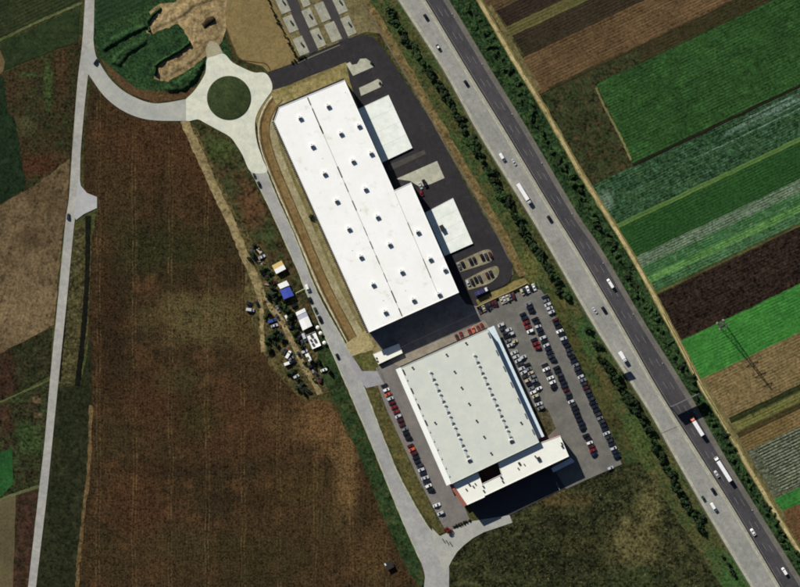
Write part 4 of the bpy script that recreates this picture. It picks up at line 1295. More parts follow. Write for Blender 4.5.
for z, w_ in ((21.0, 4.6), (26.8, 4.2), (32.0, 3.0)):
    bm = bmesh.new()
    for s in (-1, 1):
        for y in (-0.5, 0.5):
            add_tube(bm, (0, y, z), (s * w_, 0, z + 0.3), 0.13, seg=4)
        add_tube(bm, (0, 0, z + 1.6), (s * w_, 0, z + 0.3), 0.11, seg=4)
        for i in (0.3, 0.6):
            add_tube(bm, (s * w_ * i, 0, z + 0.1), (s * w_ * (i + 0.12), 0, z + 1.6 - 1.3 * (i + 0.12)), 0.08, seg=4)
    cr = obj('crossarm', bm, PST, t)
    for s in (-1, 1):
        tube('insulator', (s * w_ * 0.95, 0, z + 0.2), (s * w_ * 0.95, 0, z - 1.5), 0.12, plain('insulator', (70, 60, 50), 0.3), cr, seg=6)
for sx in (-1, 1):
    for sy in (-1, 1):
        box('footing', (sx * 2.1, sy * 2.1, 0.1), (1.3, 1.3, 0.4), plain('footing', (150, 148, 138), 0.9), t)

# ------------------------------------------------------------------ roundabout island
isl = field('island_grass', (58, 68, 40), (50, 62, 36), (66, 74, 44), big=10, mid=3, con=0.35)
q = W(229, 98)
bm = bmesh.new()
rings = [(21.6 * S, 0.0), (21.5 * S, 0.42), (21.1 * S, 0.46), (17 * S, 0.75), (11 * S, 1.25), (5 * S, 1.6)]
pv = None
for r_, z_ in rings:
    vs = [bm.verts.new((q.x + r_ * math.cos(a * math.pi / 32), q.y + r_ * math.sin(a * math.pi / 32), z_)) for a in range(64)]
    if pv:
        for i in range(64):
            bm.faces.new((pv[i], pv[(i + 1) % 64], vs[(i + 1) % 64], vs[i]))
    pv = vs
bm.faces.new(pv)
bmesh.ops.recalc_face_normals(bm, faces=bm.faces[:])
tag(obj('roundabout_island', bm, isl, smoothed=True), 'round dark grass island in the roundabout', kind='structure')
bm = bmesh.new()
pv = None
for r_, z_ in ((22.0 * S, 0.25), (22.0 * S, 0.47), (21.55 * S, 0.47), (21.55 * S, 0.30)):
    vs = [bm.verts.new((q.x + r_ * math.cos(a * math.pi / 32), q.y + r_ * math.sin(a * math.pi / 32), z_)) for a in range(64)]
    if pv:
        for i in range(64):
            bm.faces.new((pv[i], pv[(i + 1) % 64], vs[(i + 1) % 64], vs[i]))
    pv = vs
tag(obj('island_kerb', bm, plain('island_kerb', (44, 46, 38), 0.9)), 'dark kerb round the grass island', kind='structure')


# ------------------------------------------------------------------ bushes and trees
def crown_mesh(name, seed, n=1150, lumps=8):
    rnd = random.Random(seed)
    L = []
    for _ in range(lumps):
        a, r_ = rnd.uniform(0, 6.28), rnd.uniform(0, 0.62)
        L.append((math.cos(a) * r_ * 1.25, math.sin(a) * r_ * 1.25, rnd.uniform(0.3, 0.95), rnd.uniform(0.2, 0.5)))
    vs, fs = [], []
    for _ in range(n):
        lx, ly, lz, lr = rnd.choice(L)
        while True:
            v = Vector((rnd.uniform(-1, 1), rnd.uniform(-1, 1), rnd.uniform(-1, 1)))
            if 0.05 < v.length < 1:
                break
        v = v.normalized() * v.length ** 0.45
        c = Vector((lx, ly, lz)) + v * lr
        nrm = (v + Vector((rnd.uniform(-0.8, 0.8), rnd.uniform(-0.8, 0.8), rnd.uniform(-0.3, 0.9)))).normalized()
        t1 = nrm.orthogonal().normalized()
        t1 = Matrix.Rotation(rnd.uniform(0, 6.28), 3, nrm) @ t1
        t2 = nrm.cross(t1)
        s = rnd.uniform(0.05, 0.12)
        i = len(vs)
        vs += [c - t1 * s - t2 * s * 0.6, c + t1 * s * 0.9 - t2 * s * 0.7, c + t1 * s * 1.1 + t2 * s * 0.6, c - t1 * s * 0.8 + t2 * s * 0.8]
        fs.append((i, i + 1, i + 2, i + 3))
    me = bpy.data.meshes.new(name)
    me.from_pydata([tuple(v) for v in vs], [], fs)
    return me


def trunk_mesh(name, seed):
    rnd = random.Random(seed)
    bm = bmesh.new()
    add_tube(bm, (0, 0, 0), (0, 0, 0.55), 0.07, 0.045, 6)
    for i in range(4):
        a = i * 1.57 + rnd.uniform(-0.4, 0.4)
        add_tube(bm, (0, 0, 0.3), (math.cos(a) * 0.4, math.sin(a) * 0.4, 0.8), 0.035, 0.012, 5)
    me = bpy.data.meshes.new(name)
    bm.to_mesh(me)
    bm.free()
    return me


LEAF = leafmat('leaf_dark', (32, 44, 27), (48, 64, 36))
LEAFG = leafmat('leaf_green', (44, 66, 36), (66, 92, 48))
LEAFR = leafmat('leaf_red', (96, 34, 32), (120, 48, 40))
BARK = plain('bark', (80, 66, 50), 0.9)
CROWNS = [crown_mesh('crown', 20 + i) for i in range(6)]
TRUNKS = [trunk_mesh('trunk', 40 + i) for i in range(3)]


def bush(px, py, rpx, hm, label, group=None, leaf=None, name='bush', cat='bush', squash=1.0):
    q = W(px, py)
    t = thing(name, label, cat, (q.x, q.y, 0.05), random.uniform(0, 6.28), group)
    r_ = rpx * S
    k_ = random.uniform(0.7, 1.4)
    t.scale = (r_ * k_, r_ / k_ * squash * random.uniform(0.8, 1.15), hm)
    cm = random.choice(CROWNS)
    if not cm.materials:
        cm.materials.append(LEAF)
    c = link('crown', cm, t)
    c.material_slots[0].link = 'OBJECT'
    c.material_slots[0].material = leaf or LEAF
    tm = random.choice(TRUNKS)
    if not tm.materials:
        tm.materials.append(BARK)
    link('trunk', tm, t)
    return t


def beside_east(x, y):
    c = y + 0.475 * (x - 600)
    for lim, nm in ((-2, 'dark plots in the corner'), (66, 'brown ploughed plot'), (120, 'upper half of the meadow'), (182, 'lower half of the meadow'), (234, 'cabbage field'), (300, 'plain grass green field'), (322, 'lettuce strips'), (379, 'dark bare field'), (427, 'vivid green field'),
                    (480, 'tan stubble plot'), (521, 'narrow tan plot'), (585, 'film covered rows')):
        if c < lim:
            return nm
    return 'brown plot in the lower corner'


def beside_west(x, y):
    for lim, nm in ((45, 'bend of the loading yard'), (95, 'kerbed islands of the yard'), (150, 'upper white platform'), (190, 'concrete apron'), (235, 'lower white platform'), (270, 'gravel bay islands'), (310, 'end of the boundary wall')):
        if y < lim:
            return nm
    for lim, nm in ((455, 'car park corner'), (490, 'upper rough field'), (600, 'lower rough field')):
        if y < lim:
            return nm


def hedge_line(pts, width, step, r0, r1, h0, h1_, label, group, leafs, skip=0.0):
    p = resample(pts, int(sum(math.dist(a, b) for a, b in zip(pts, pts[1:])) / step))
    for x, y in p:
        if random.random() < skip:
            continue
        bx_, by_ = x + random.uniform(-width, width), y + random.uniform(-width, width) * 0.6
        rr, lf = r0 + (r1 - r0) * random.random() ** 1.4 * 1.15, random.choice(leafs)
        la = label
        if '{' in label:
            la = label.format(s='small' if rr < r0 + (r1 - r0) * 0.4 else ('large' if rr > r0 + (r1 - r0) * 0.75 else 'middling'), t='dark' if lf is LEAF else 'lighter green',
                              p=(beside_east if 'farm' in group else beside_west)(bx_, by_))
        bush(bx_, by_, rr, random.uniform(h0, h1_), la, group + (' opposite the ' + la.split('opposite the ')[1] if 'opposite' in la else ''), lf)


hedge_line([(388, 8), (404, 36), (424, 66), (446, 99), (466, 134), (479, 154), (492, 178), (510, 206), (526, 236), (541, 256), (552, 274), (566, 298)], 3.2, 3.3, 2.5, 5.2, 1.4, 3.4,
           '{s} {t} bush in the motorway hedge opposite the {p}', 'bushes along the loading yard side of the motorway', [LEAF, LEAF, LEAFG])
for x, y, r_ in ((587, 329, 3.6), (590, 332, 2.4), (596, 344, 4.2), (600, 346, 3.2)):
    bush(x, y, r_, 2.6, 'small dark bush alone on the green verge by the car park', 'small bushes alone on the green verge')
hedge_line([(600, 357), (606, 366), (615, 378), (624, 392), (634, 405), (646, 422)], 3.4, 2.6, 3.2, 6.0, 3.0, 5.5, '{s} {t} bush in the tall clump opposite the roadside sign', 'bushes of the tall clump', [LEAF, LEAF, LEAFG])
hedge_line([(646, 428), (655, 448), (671, 476), (686, 502), (704, 531)], 3.2, 2.7, 2.4, 4.8, 1.8, 4.0, '{s} {t} bush in the motorway hedge opposite the {p}', 'bushes between rough field and motorway', [LEAF, LEAF, LEAFG])
for x, y, r_ in ((722, 556, 2.2), (728, 564, 2.6), (732, 571, 3.4), (734, 574, 2.6)):
    bush(x, y, r_, 2.2, 'small bush on the bright grass near the lower photograph edge', 'small bushes on the bright lower verge')
pe = [((a[0] * 0.5 + b[0] * 0.5), (a[1] * 0.5 + b[1] * 0.5)) for a, b in zip(resample(smooth(MO), 60), resample(smooth(TC), 60))]
pe = [p for p in pe if -5 < p[1] < 590]
hedge_line(pe, 4.8, 5.2, 1.7, 3.9, 0.8, 2.2, '{s} {t} bush by the farm track opposite the {p}', 'bushes between motorway and farm track', [LEAFG, LEAF, LEAFG])
for i in range(15):
    f_ = i / 14
    bush(267.5 + 27 * f_ + random.uniform(-0.7, 0.7), 0 + 55 * f_ + random.uniform(-0.8, 0.8), random.uniform(1.1, 1.9), random.uniform(1.2, 2.0), 'small round dark shrub in the row edging the gravel plot', 'shrubs in a row edging the gravel plot', name='shrub', cat='shrub')
for x, y in ((292, 62), (295, 60.5), (298, 58.5), (301, 57.5), (304, 56)):
    bush(x, y, 1.8, 1.4, 'low dark shrub at the foot of the street lamp', 'shrubs at the foot of the street lamp', name='shrub', cat='shrub')
for x, y in ((371.5, 63.5), (379.5, 83)):
    bush(x, y, 1.5, 1.6, 'small shrub on the %s kerbed island' % ('first' if y < 70 else 'second'), None, name='shrub', cat='shrub')
bush(448.5, 529.5, 3.6, 2.6, 'dark red leaved bush at the corner of the western car park', None, LEAFR, name='red_bush')
for i in range(7):
    bush(454 + i * 2.5, 526.5 - i * 1.05, 1.7, 1.3, 'clipped dark bush of the short hedge by the delivery entrance', 'bushes of the short hedge by the delivery entrance')
bush(311.8, 216.5, 2.6, 2.4, 'dark bush against the long wall of the white hall')
bush(457, 488.5, 1.9, 3.0, 'small dark tree at the corner of the red canopy', None, name='small_tree', cat='tree')
def camp_near(x, y):
    marks = (('top of the camp', 255, 248), ('show trailer', 277, 268), ('blue tent', 283, 292), ('marquee', 298, 318), ('blue van', 272, 322), ('dirt spur end', 268, 345), ('flatbed trailer', 306, 342), ('two white vans', 288, 358), ('small white truck', 311, 362), ('lowest camp end', 302, 385))
    return min(marks, key=lambda m: math.hypot(m[1] - x, m[2] - y))[0]


for x, y, r_, h_ in ((254, 246, 2.6, 3), (252, 255, 3.4, 3), (262, 271, 3, 2.4), (268, 278, 2.6, 2), (272, 288, 3.4, 3), (268, 296, 3, 3), (276, 299, 3.4, 3.2), (281, 305, 3.2, 3), (287, 311, 3.4, 3), (290, 318, 3, 3), (284, 300, 2.6, 2.4),
                     (268, 313, 2.6, 2.4), (275, 331, 3.4, 3), (270, 338, 3.4, 2.6), (279, 337, 2.8, 2.4), (269, 349, 3.2, 2.8), (278, 345, 2.2, 1.6), (297, 332, 2.4, 2.4), (302, 346, 2.8, 2.6), (294, 371, 2.4, 1.6), (302, 384, 2.8, 1.8),
                     (306, 389, 2.6, 1.8), (298, 379, 2.2, 1.6), (326, 366, 2.0, 2), (315, 368, 1.8, 1.6)):
    bush(x, y, r_ * 1.12, h_, 'dark green bush growing among the camp vehicles near the ' + camp_near(x, y), 'camp bushes near the ' + camp_near(x, y), LEAF, name='bush')


# tufts: rough growth no one could count
def tufts(name, poly, n, s0, s1, mat, label, seed=1, thr=-0.1):
    rnd = random.Random(seed)
    xs, ys = [p[0] for p in poly], [p[1] for p in poly]
    vs, fs = [], []
    k = 0
    while k < n:
        p = (rnd.uniform(min(xs), max(xs)), rnd.uniform(min(ys), max(ys)))
        if not inside(p, poly) or mnoise.noise(Vector((p[0] * 0.09, p[1] * 0.09, seed))) < thr + rnd.uniform(-0.3, 0.3):
            k += 0.2
            continue
        k += 1
        q = W(*p)
        s = rnd.uniform(s0, s1)
        for _ in range(3):
            ox, oy = rnd.uniform(-s, s) * 0.6, rnd.uniform(-s, s) * 0.6
            a0 = rnd.uniform(0, 6.28)
            i = len(vs)
            for j in range(5):
                rr = s * rnd.uniform(0.3, 0.6)
                vs.append((q.x + ox + math.cos(a0 + j * 1.257) * rr, q.y + oy + math.sin(a0 + j * 1.257) * rr, 0.05 + rnd.uniform(0, 0.1)))
            vs.append((q.x + ox + rnd.uniform(-0.1, 0.1), q.y + oy, 0.08 + s * rnd.uniform(0.2, 0.45)))
            fs += [(i + j, i + (j + 1) % 5, i + 5) for j in range(5)]
    me = bpy.data.meshes.new(name)
    me.from_pydata(vs, [], fs)
    o = link(name, me, None, (0, 0, 0), mat)
    return tag(o, label, kind='stuff')


TUFT = leafmat('tuft_olive', (56, 54, 32), (96, 90, 56))
TUFTG = leafmat('tuft_green', (42, 56, 32), (64, 78, 44))
TUFTB = leafmat('tuft_brown', (74, 56, 34), (100, 78, 48))
tufts('rough_grass', [(470, 545), (512, 524), (590, 482), (640, 464), (700, 548), (745, 640), (455, 640), (454, 562)], 3600, 0.3, 0.8, TUFT, 'rough tussocks of grass in the field below the car park', 2)
tufts('verge_growth', [(452, -5), (478, -2), (540, 100), (600, 204), (648, 282), (698, 380), (735, 440), (800, 545), (806, 580), (760, 512), (690, 393), (603, 250), (530, 132)], 2600, 0.35, 1.1, TUFTG, 'undergrowth on the verge beside the farm track', 3)
tufts('verge_growth', [(380, 0), (396, 4), (476, 134), (524, 212), (590, 324), (672, 456), (750, 588), (735, 588), (640, 462), (600, 385), (560, 300), (520, 255), (455, 140)], 2000, 0.3, 0.9, TUFTG, 'undergrowth on the verge beside the hedges', 4)
tufts('camp_growth', [(250, 240), (290, 290), (312, 340), (326, 388), (300, 396), (268, 350), (262, 300)], 500, 0.4, 1.1, TUFTG, 'low growth round the camp vehicles', 7, 0.0)



# ------------------------------------------------------------------ vehicles
def loft(secs, m=None):
    """secs: list of (x, halfwidth, zbottom, ztop, shoulder) closed box-like sections with softened shoulders"""
    bm = bmesh.new()
    pv = None
    for x, w, z0, z1, sh in secs:
        ring = [(-w, z0), (-w, z1 - sh), (-w + sh * 0.8, z1), (w - sh * 0.8, z1), (w, z1 - sh), (w, z0)]
        vs = [bm.verts.new((x, y, z)) for y, z in ring]
        if pv:
            for i in range(6):
                bm.faces.new((pv[i], pv[(i + 1) % 6], vs[(i + 1) % 6], vs[i]))
        else:
            bm.faces.new(vs)
        pv = vs
    bm.faces.new(pv[::-1])
    bmesh.ops.recalc_face_normals(bm, faces=bm.faces[:])
    return bm


TYRE = plain('tyre', (24, 24, 24), 0.9)
LAMP = plain('lamp_glass', (230, 230, 225), 0.15)
COLS = {'black': (26, 26, 29), 'dark blue': (30, 33, 50), 'dark grey': (56, 57, 60), 'silver': (196, 198, 202), 'white': (242, 242, 240), 'red': (128, 40, 38), 'maroon': (82, 30, 32), 'grey': (120, 122, 126),
        'orange': (206, 92, 56), 'green': (36, 70, 56), 'blue': (50, 76, 140), 'beige': (196, 184, 154)}
PAINT = {k: paint('paint_' + k.replace(' ', '_'), v) for k, v in COLS.items()}
WHEELM = {}


def wheel(parent, x, y, r=0.32, w=0.22):
    key = (r, w)
    if key not in WHEELM:
        bm = bmesh.new()
        add_tube(bm, (0, -w / 2, 0), (0, w / 2, 0), r, seg=10)
        me = bpy.data.meshes.new('wheel')
        bm.to_mesh(me)
        bm.free()
        me.materials.append(TYRE)
        WHEELM[key] = me
    return link('wheel', WHEELM[key], parent, (x, y, r))


def paintable(o):
    o.material_slots[0].link = 'OBJECT'
    o.material_slots[0].material = PAINT['black']


def make_car(kind):
    t = thing('car', None, 'car', (0, 0, -500))
    if kind == 'saloon':
        body = [(-2.2, 0.74, 0.35, 0.78, 0.12), (-2.05, 0.84, 0.22, 0.9, 0.12), (-1.2, 0.9, 0.2, 0.94, 0.1), (0.6, 0.9, 0.2, 0.93, 0.1), (1.5, 0.87, 0.2, 0.82, 0.12), (2.0, 0.82, 0.22, 0.72, 0.14), (2.2, 0.68, 0.32, 0.62, 0.1)]
        cab = [(-1.75, 0.70, 0.88, 0.93, 0.02), (-1.05, 0.68, 0.9, 1.37, 0.1), (0.15, 0.68, 0.9, 1.4, 0.1), (1.0, 0.72, 0.86, 0.92, 0.02)]
        roof = [(-1.1, 0.56, 1.34, 1.39, 0.03), (-0.5, 0.60, 1.36, 1.46, 0.03), (0.12, 0.58, 1.36, 1.43, 0.03)]
    else:
        body = [(-2.05, 0.76, 0.35, 0.9, 0.12), (-1.95, 0.84, 0.22, 1.0, 0.12), (-1.1, 0.9, 0.2, 1.0, 0.1), (0.7, 0.9, 0.2, 0.98, 0.1), (1.4, 0.87, 0.2, 0.9, 0.12), (1.85, 0.82, 0.22, 0.78, 0.14), (2.0, 0.68, 0.32, 0.66, 0.1)]
        cab = [(-1.98, 0.70, 0.95, 1.0, 0.02), (-1.7, 0.68, 0.95, 1.5, 0.1), (0.2, 0.68, 0.95, 1.53, 0.1), (1.1, 0.72, 0.9, 0.97, 0.02)]
        roof = [(-1.75, 0.57, 1.46, 1.51, 0.03), (-0.8, 0.61, 1.5, 1.6, 0.03), (0.15, 0.59, 1.5, 1.56, 0.03)]
    b = obj('body', loft(body), PAINT['black'], t)
    paintable(b)
    g = obj('windows', loft(cab), GLASS, t)
    r_ = obj('roof', loft(roof), PAINT['black'], t)
    paintable(r_)
    for x in (-1.3, 1.32):
        for y in (-0.8, 0.8):
            wheel(t, x, y)
    fx = 2.1 if kind == 'saloon' else 1.92
    for y in (-0.55, 0.55):
        box('headlight', (fx, y, 0.62), (0.16, 0.3, 0.12), LAMP, t)
    return t


PROTO = {'saloon': make_car('saloon'), 'hatch': make_car('hatch')}
UP = 'car up'


def car(px, py, ang, colour, label, group=None, z=0.2, kind=None, sc=1.0, roofc=None):
    k = kind or random.choice(('saloon', 'hatch', 'hatch'))
    t = copy_tree(PROTO[k])
    q = W(px, py)
    t.location = (q.x, q.y, z)
    t.rotation_euler = (0, 0, ang)
    t.scale = (sc, sc, sc)
    for ch in t.children:
        if ch.name.startswith('body'):
            ch.material_slots[0].material = PAINT[colour]
        if ch.name.startswith('roof'):
            ch.material_slots[0].material = PAINT[roofc or colour]
    tag(t, label, 'car', group)
    return t


def van(px, py, ang, colour, label, L=5.6, Hh=2.3, z=0.33, cat='van', group=None, name='van', cabc=None):
    q = W(px, py)
    t = thing(name, label, cat, (q.x, q.y, z), ang, group)
    h_ = L / 2
    m = PAINT[colour]
    obj('body', loft([(-h_, 0.92, 0.35, Hh - 0.1, 0.12), (-h_ + 0.15, 0.98, 0.3, Hh, 0.14), (h_ - 1.9, 0.98, 0.3, Hh, 0.14), (h_ - 1.25, 0.97, 0.3, 1.35, 0.1), (h_ - 0.3, 0.93, 0.3, 1.05, 0.14), (h_, 0.8, 0.4, 0.8, 0.1)]), m, t)
    bm = bmesh.new()
    vs = [bm.verts.new(v) for v in ((h_ - 1.88, -0.8, Hh - 0.12), (h_ - 1.88, 0.8, Hh - 0.12), (h_ - 1.22, 0.86, 1.42), (h_ - 1.22, -0.86, 1.42))]
    vt = [bm.verts.new(v.co + Vector((0.05, 0, 0.05))) for v in vs]
    for i in range(4):
        bm.faces.new((vs[i], vs[(i + 1) % 4], vt[(i + 1) % 4], vt[i]))
    bm.faces.new(vt)
    bmesh.ops.recalc_face_normals(bm, faces=bm.faces[:])
    obj('windscreen', bm, GLASS, t)
    for y in (-0.99, 0.99):
        box('side_window', (h_ - 2.0, y, 1.6), (0.8, 0.02, 0.5), GLASS, t)
        box('headlight', (h_ - 0.12, y * 0.68, 0.82), (0.16, 0.3, 0.2), LAMP, t)
        for x in (-h_ + 1.1, h_ - 0.95):
            wheel(t, x, y * 0.86, 0.36)
    return t


def lorry(px, py, ang, L, label, cabcol='white', boxcol=(240, 240, 240), cat='lorry', z=0.33, Hh=4.0, gap=0.9, name='lorry'):
    q = W(px, py)
    t = thing(name, label, cat, (q.x, q.y, z), ang)
    h_ = L / 2
    cb = h_ - 2.2
    bm = loft([(cb, 1.2, 0.6, 3.2, 0.15), (cb + 0.3, 1.23, 0.55, 3.45, 0.2), (h_ - 0.7, 1.23, 0.55, 3.0, 0.2), (h_ - 0.15, 1.2, 0.5, 1.7, 0.15), (h_, 1.1, 0.5, 1.3, 0.1)])
    c = obj('cab', bm, PAINT[cabcol], t)
    bm = bmesh.new()
    vs = [bm.verts.new(v) for v in ((h_ - 0.66, -1.0, 2.85), (h_ - 0.66, 1.0, 2.85), (h_ - 0.16, 1.05, 1.78), (h_ - 0.16, -1.05, 1.78))]
    vt = [bm.verts.new(v.co + Vector((0.05, 0, 0.04))) for v in vs]
    for i in range(4):
        bm.faces.new((vs[i], vs[(i + 1) % 4], vt[(i + 1) % 4], vt[i]))
    bm.faces.new(vt)
    bmesh.ops.recalc_face_normals(bm, faces=bm.faces[:])
    obj('windscreen', bm, GLASS, c)
    x1, x0 = cb - gap, -h_
    bx = box('cargo_box', ((x0 + x1) / 2, 0, (1.05 + Hh) / 2), (x1 - x0, 2.5, Hh - 1.05), plain('box_%d_%d_%d' % boxcol, boxcol, 0.5, var=0.06, size=3), t, bev=0.05)
    for i in range(1, int((x1 - x0) / 2.6)):
        box('roof_seam', (x0 + i * 2.6, 0, Hh + 0.012), (0.06, 2.4, 0.025), ALU, bx)
    box('chassis', ((x0 + cb) / 2, 0, 0.85), (cb - x0 - 0.6, 0.9, 0.34), DARKT, t)
    for y in (-0.75, 0.75):
        box('headlight', (h_ - 0.04, y, 0.95), (0.1, 0.4, 0.2), LAMP, t)
    xs = [h_ - 1.2] + ([x0 + 1.2, x0 + 2.4, x0 + 3.6, cb - 1.2] if L > 11 else [x0 + 1.4])
    for x in xs:
        for y in (-1.05, 1.05):
            wheel(t, x, y, 0.5, 0.32)
    return t


MS, MN = MR, MR + math.pi        # heading down and up the motorway


def mway(y, t, west=True):
    a, b = (ML, MM) if west else (MM, MO)

    def xat(l, yy):
        for p, q in zip(l, l[1:]):
            if p[1] <= yy <= q[1]:
                return p[0] + (q[0] - p[0]) * (yy - p[1]) / (q[1] - p[1])
    return xat(a, y) + (xat(b, y) - xat(a, y)) * t


car(426, 17.5, MS, 'black', 'black car highest up on the western carriageway', z=0.33, kind='hatch', sc=1.15)
car(438.6, 48, MS, 'black', 'black car with pale roof following on the western carriageway', z=0.33, kind='saloon', sc=1.12, roofc='white')
car(466.3, 83.5, MS, 'black', 'black car alone on the western carriageway beside the upper hedge', z=0.33, sc=1.12)
van(502.3, 157.5, MS, 'white', 'white van on the western carriageway behind the long lorry')
car(514, 162.5, MS, 'silver', 'silver car overtaking the white van', z=0.33, kind='saloon')
lorry(524, 194, MS, 15.5, 'long white articulated lorry on the western carriageway')
car(549.6, 219, MS, 'black', 'black car ahead of the long white lorry', z=0.33, kind='hatch', sc=1.2)
car(594.8, 310.5, MS, 'silver', 'pale car side by side with a black car', z=0.33, kind='saloon')
car(604, 310, MS, 'black', 'black car overtaking the pale car', z=0.33, kind='hatch', sc=1.2)
lorry(622.8, 357, MS, 8.0, 'short white box lorry passing the roadside sign', Hh=3.6, gap=0.4)
car(713.5, 491, MS, 'black', 'black car near the median on the western carriageway', z=0.33, kind='hatch', sc=1.2)
car(703.5, 498.5, MS, 'green', 'dark green car in the slow lane beside the white van', z=0.33)
van(713.6, 507, MS, 'white', 'white van in the middle lane of the western carriageway low down', L=6.2, Hh=2.7)
van(610.3, 283.5, MN, 'white', 'white van on the dark eastern carriageway', L=6.6, Hh=2.6)
lorry(697, 426.5, MN, 13.5, 'lorry with orange cab and white box leaving the gantry', cabcol='orange', gap=0.5)
lorry(722.8, 469, MN, 18.3, 'very long white articulated lorry on the dark carriageway', Hh=4.0)
car(716.7, 474, MN, 'silver', 'silver car overtaking the very long lorry', z=0.33, kind='saloon', sc=1.1)
car(753, 532, MN, 'white', 'white car on the dark carriageway low down', z=0.33, kind='saloon', sc=1.15)
van(784.3, 571, MN, 'white', 'white van lowest on the dark carriageway', L=5.2, Hh=2.2)

# parked rows
AC = R(23)                          # cars stand across the rows


def row(p0, p1, n, ang, weights, where, ends, keep=1.0, fixed=None, jit=0.35, z=0.2):
    cars = []
    names = list(weights)
    for i in range(n):
        if random.random() > keep:
            continue
        f_ = i / max(n - 1, 1)
        col_ = fixed[i] if fixed else random.choices(names, [weights[k] for k in names])[0]
        if col_ is None:
            continue
        cars.append((f_, col_, p0[0] + (p1[0] - p0[0]) * f_ + random.uniform(-jit, jit), p0[1] + (p1[1] - p0[1]) * f_ + random.uniform(-jit, jit) * 0.4))
    cnt = {}
    for f_, c, x, y in cars:
        e = ends[min(int(f_ * len(ends)), len(ends) - 1)]
        cnt[c, e] = cnt.get((c, e), 0) + 1
    for f_, c, x, y in cars:
        e = ends[min(int(f_ * len(ends)), len(ends) - 1)]
        flip = math.pi if random.random() < 0.5 else 0.0
        car(x, y, ang + flip + random.uniform(-0.05, 0.05), c, '%s car parked in %s %s' % (c, where, e), '%s cars in %s %s' % (c, where, e) if cnt[c, e] > 1 else None, z=z, sc=random.uniform(1.03, 1.14))


def bays(p0, p1, n, ang, length, z=0.215):
    bm = bmesh.new()
    for i in range(n + 1):
        f_ = (i - 0.5) / max(n - 1, 1)
        q = W(p0[0] + (p1[0] - p0[0]) * f_, p0[1] + (p1[1] - p0[1]) * f_)
        c, s_ = math.cos(ang) * length / 2, math.sin(ang) * length / 2
        ox, oy = -math.sin(ang) * 0.07, math.cos(ang) * 0.07
        bm.faces.new([bm.verts.new((q.x + u * c + v * ox, q.y + u * s_ + v * oy, z)) for u, v in ((-1, -1), (1, -1), (1, 1), (-1, 1))])
    tag(obj('bay_marking', bm, wl), 'worn pale bay lines of a row of parked cars', kind='structure')


for a_, b_, n_ in (((544.5, 297), (617, 456), 43), ((528, 304), (594.5, 454), 41), ((520.5, 310), (537.5, 348), 10), ((544.5, 365), (556, 391), 7), ((501, 325), (541, 408), 22), ((384, 385.5), (408.5, 438), 13), ((410.5, 445.5), (443, 521), 19)):
    bays(a_, b_, n_, AC, 5.4)
bays((481, 309), (537, 286), 20, R(-67), 5.2)
DK = {'black': 7, 'dark blue': 4, 'dark grey': 3, 'silver': 1.4, 'white': 0.5, 'red': 0.5, 'maroon': 1.6, 'grey': 0.8}
ENDS = ('towards the boundary wall', 'above mid length', 'below mid length', 'towards the rough field')
row((544.5, 297), (617, 456), 43, AC, DK, 'the outer row nearest the motorway', ENDS, 0.97)
row((528, 304), (594.5, 454), 41, AC, DK, 'the middle row of the car park', ENDS, 0.97)
row((520.5, 310), (537.5, 348), 10, AC, {'black': 3, 'dark blue': 2, 'red': 2, 'white': 1}, 'the inner half of the middle row', ('by the boundary wall', 'further in'), 0.8)
row((544.5, 365), (556, 391), 7, AC, {'black': 2, 'white': 2, 'dark grey': 1}, 'the short line joined to the middle row', ('higher up', 'lower down'), 0.9)
row((501, 325), (541, 408), 22, AC, {'black': 3, 'silver': 3, 'grey': 2, 'dark grey': 2, 'white': 1, 'beige': 1, 'maroon': 1}, 'the row along the pale canopy', ('near the yard corner', 'half way along', 'near the planting bed'), 0.8)
row((509, 330), (546, 404), 20, AC, {'black': 3, 'silver': 2, 'grey': 3, 'white': 1, 'beige': 1}, 'the loose second row by the pale canopy', ('near the yard corner', 'half way along', 'near the planting bed'), 0.45)
row((481, 309), (537, 286), 20, R(-67), {'beige': 3, 'white': 1.5, 'black': 5, 'silver': 1.5, 'grey': 2, 'dark grey': 3, 'maroon': 1}, 'the line along the boundary wall', ('on the loading yard side', 'in the centre', 'on the motorway side'), 0.85)
row((457, 337), (482, 326.3), 7, R(-67), {}, 'the short line behind the lower hall', ('by the paving', 'by the canopy'), fixed=['maroon', 'red', None, 'red', 'orange', 'red', 'red'])
row((384, 385.5), (408.5, 438), 13, AC, {}, 'the western row', ('by the entrance', 'after the orange car', 'before the gap'), fixed=['black', 'white', 'orange', 'silver', 'maroon', 'red', 'red', 'silver', 'maroon', 'maroon', 'grey', 'black', 'black'])
row((410.5, 445.5), (430.5, 490), 12, AC, {}, 'the western row', ('after the gap', 'half way down', 'at the lower end'), fixed=['maroon', 'orange', 'maroon', 'black', 'dark blue', 'dark grey', 'silver', 'dark blue', 'silver', 'dark blue', 'white', 'black'])
row((437, 505), (440.5, 513), 2, AC, {}, 'the pair at the lower western corner', ('above', 'below'), fixed=['white', 'silver'])
car(564, 466, AC, 'silver', 'silver car standing alone at the tip of the outer row') if False else None
car(610.5, 468, AC, 'silver', 'silver car standing beyond the end of the outer row', z=0.2)
car(590.5, 454, AC, 'white', 'white car at the very end of the middle row', z=0.2) if False else None
row((459, 266), (490, 254.5), 9, BR, {}, 'the upper gravel bay', ('nearest the hall', 'in between', 'at the rounded end'), fixed=['grey', 'black', None, 'dark blue', 'black', None, 'black', 'dark grey', 'maroon'], jit=0.1, z=0.23)
row((468, 283), (491, 273.5), 7, BR, {}, 'the lower gravel bay', ('nearest the hall', 'in between', 'at the rounded end'), fixed=['silver', 'black', 'black', 'dark grey', None, 'maroon', 'black'], jit=0.1, z=0.23)
lorry(481.5, 291.6, R(24), 9.5, 'parked lorry with white front and dark blue body by the boundary wall', cabcol='white', boxcol=(52, 50, 96), z=0.18, Hh=3.4, gap=0.4)
van(424.5, 183.5, BR, 'black', 'dark van standing at the edge of the concrete apron', z=0.2)
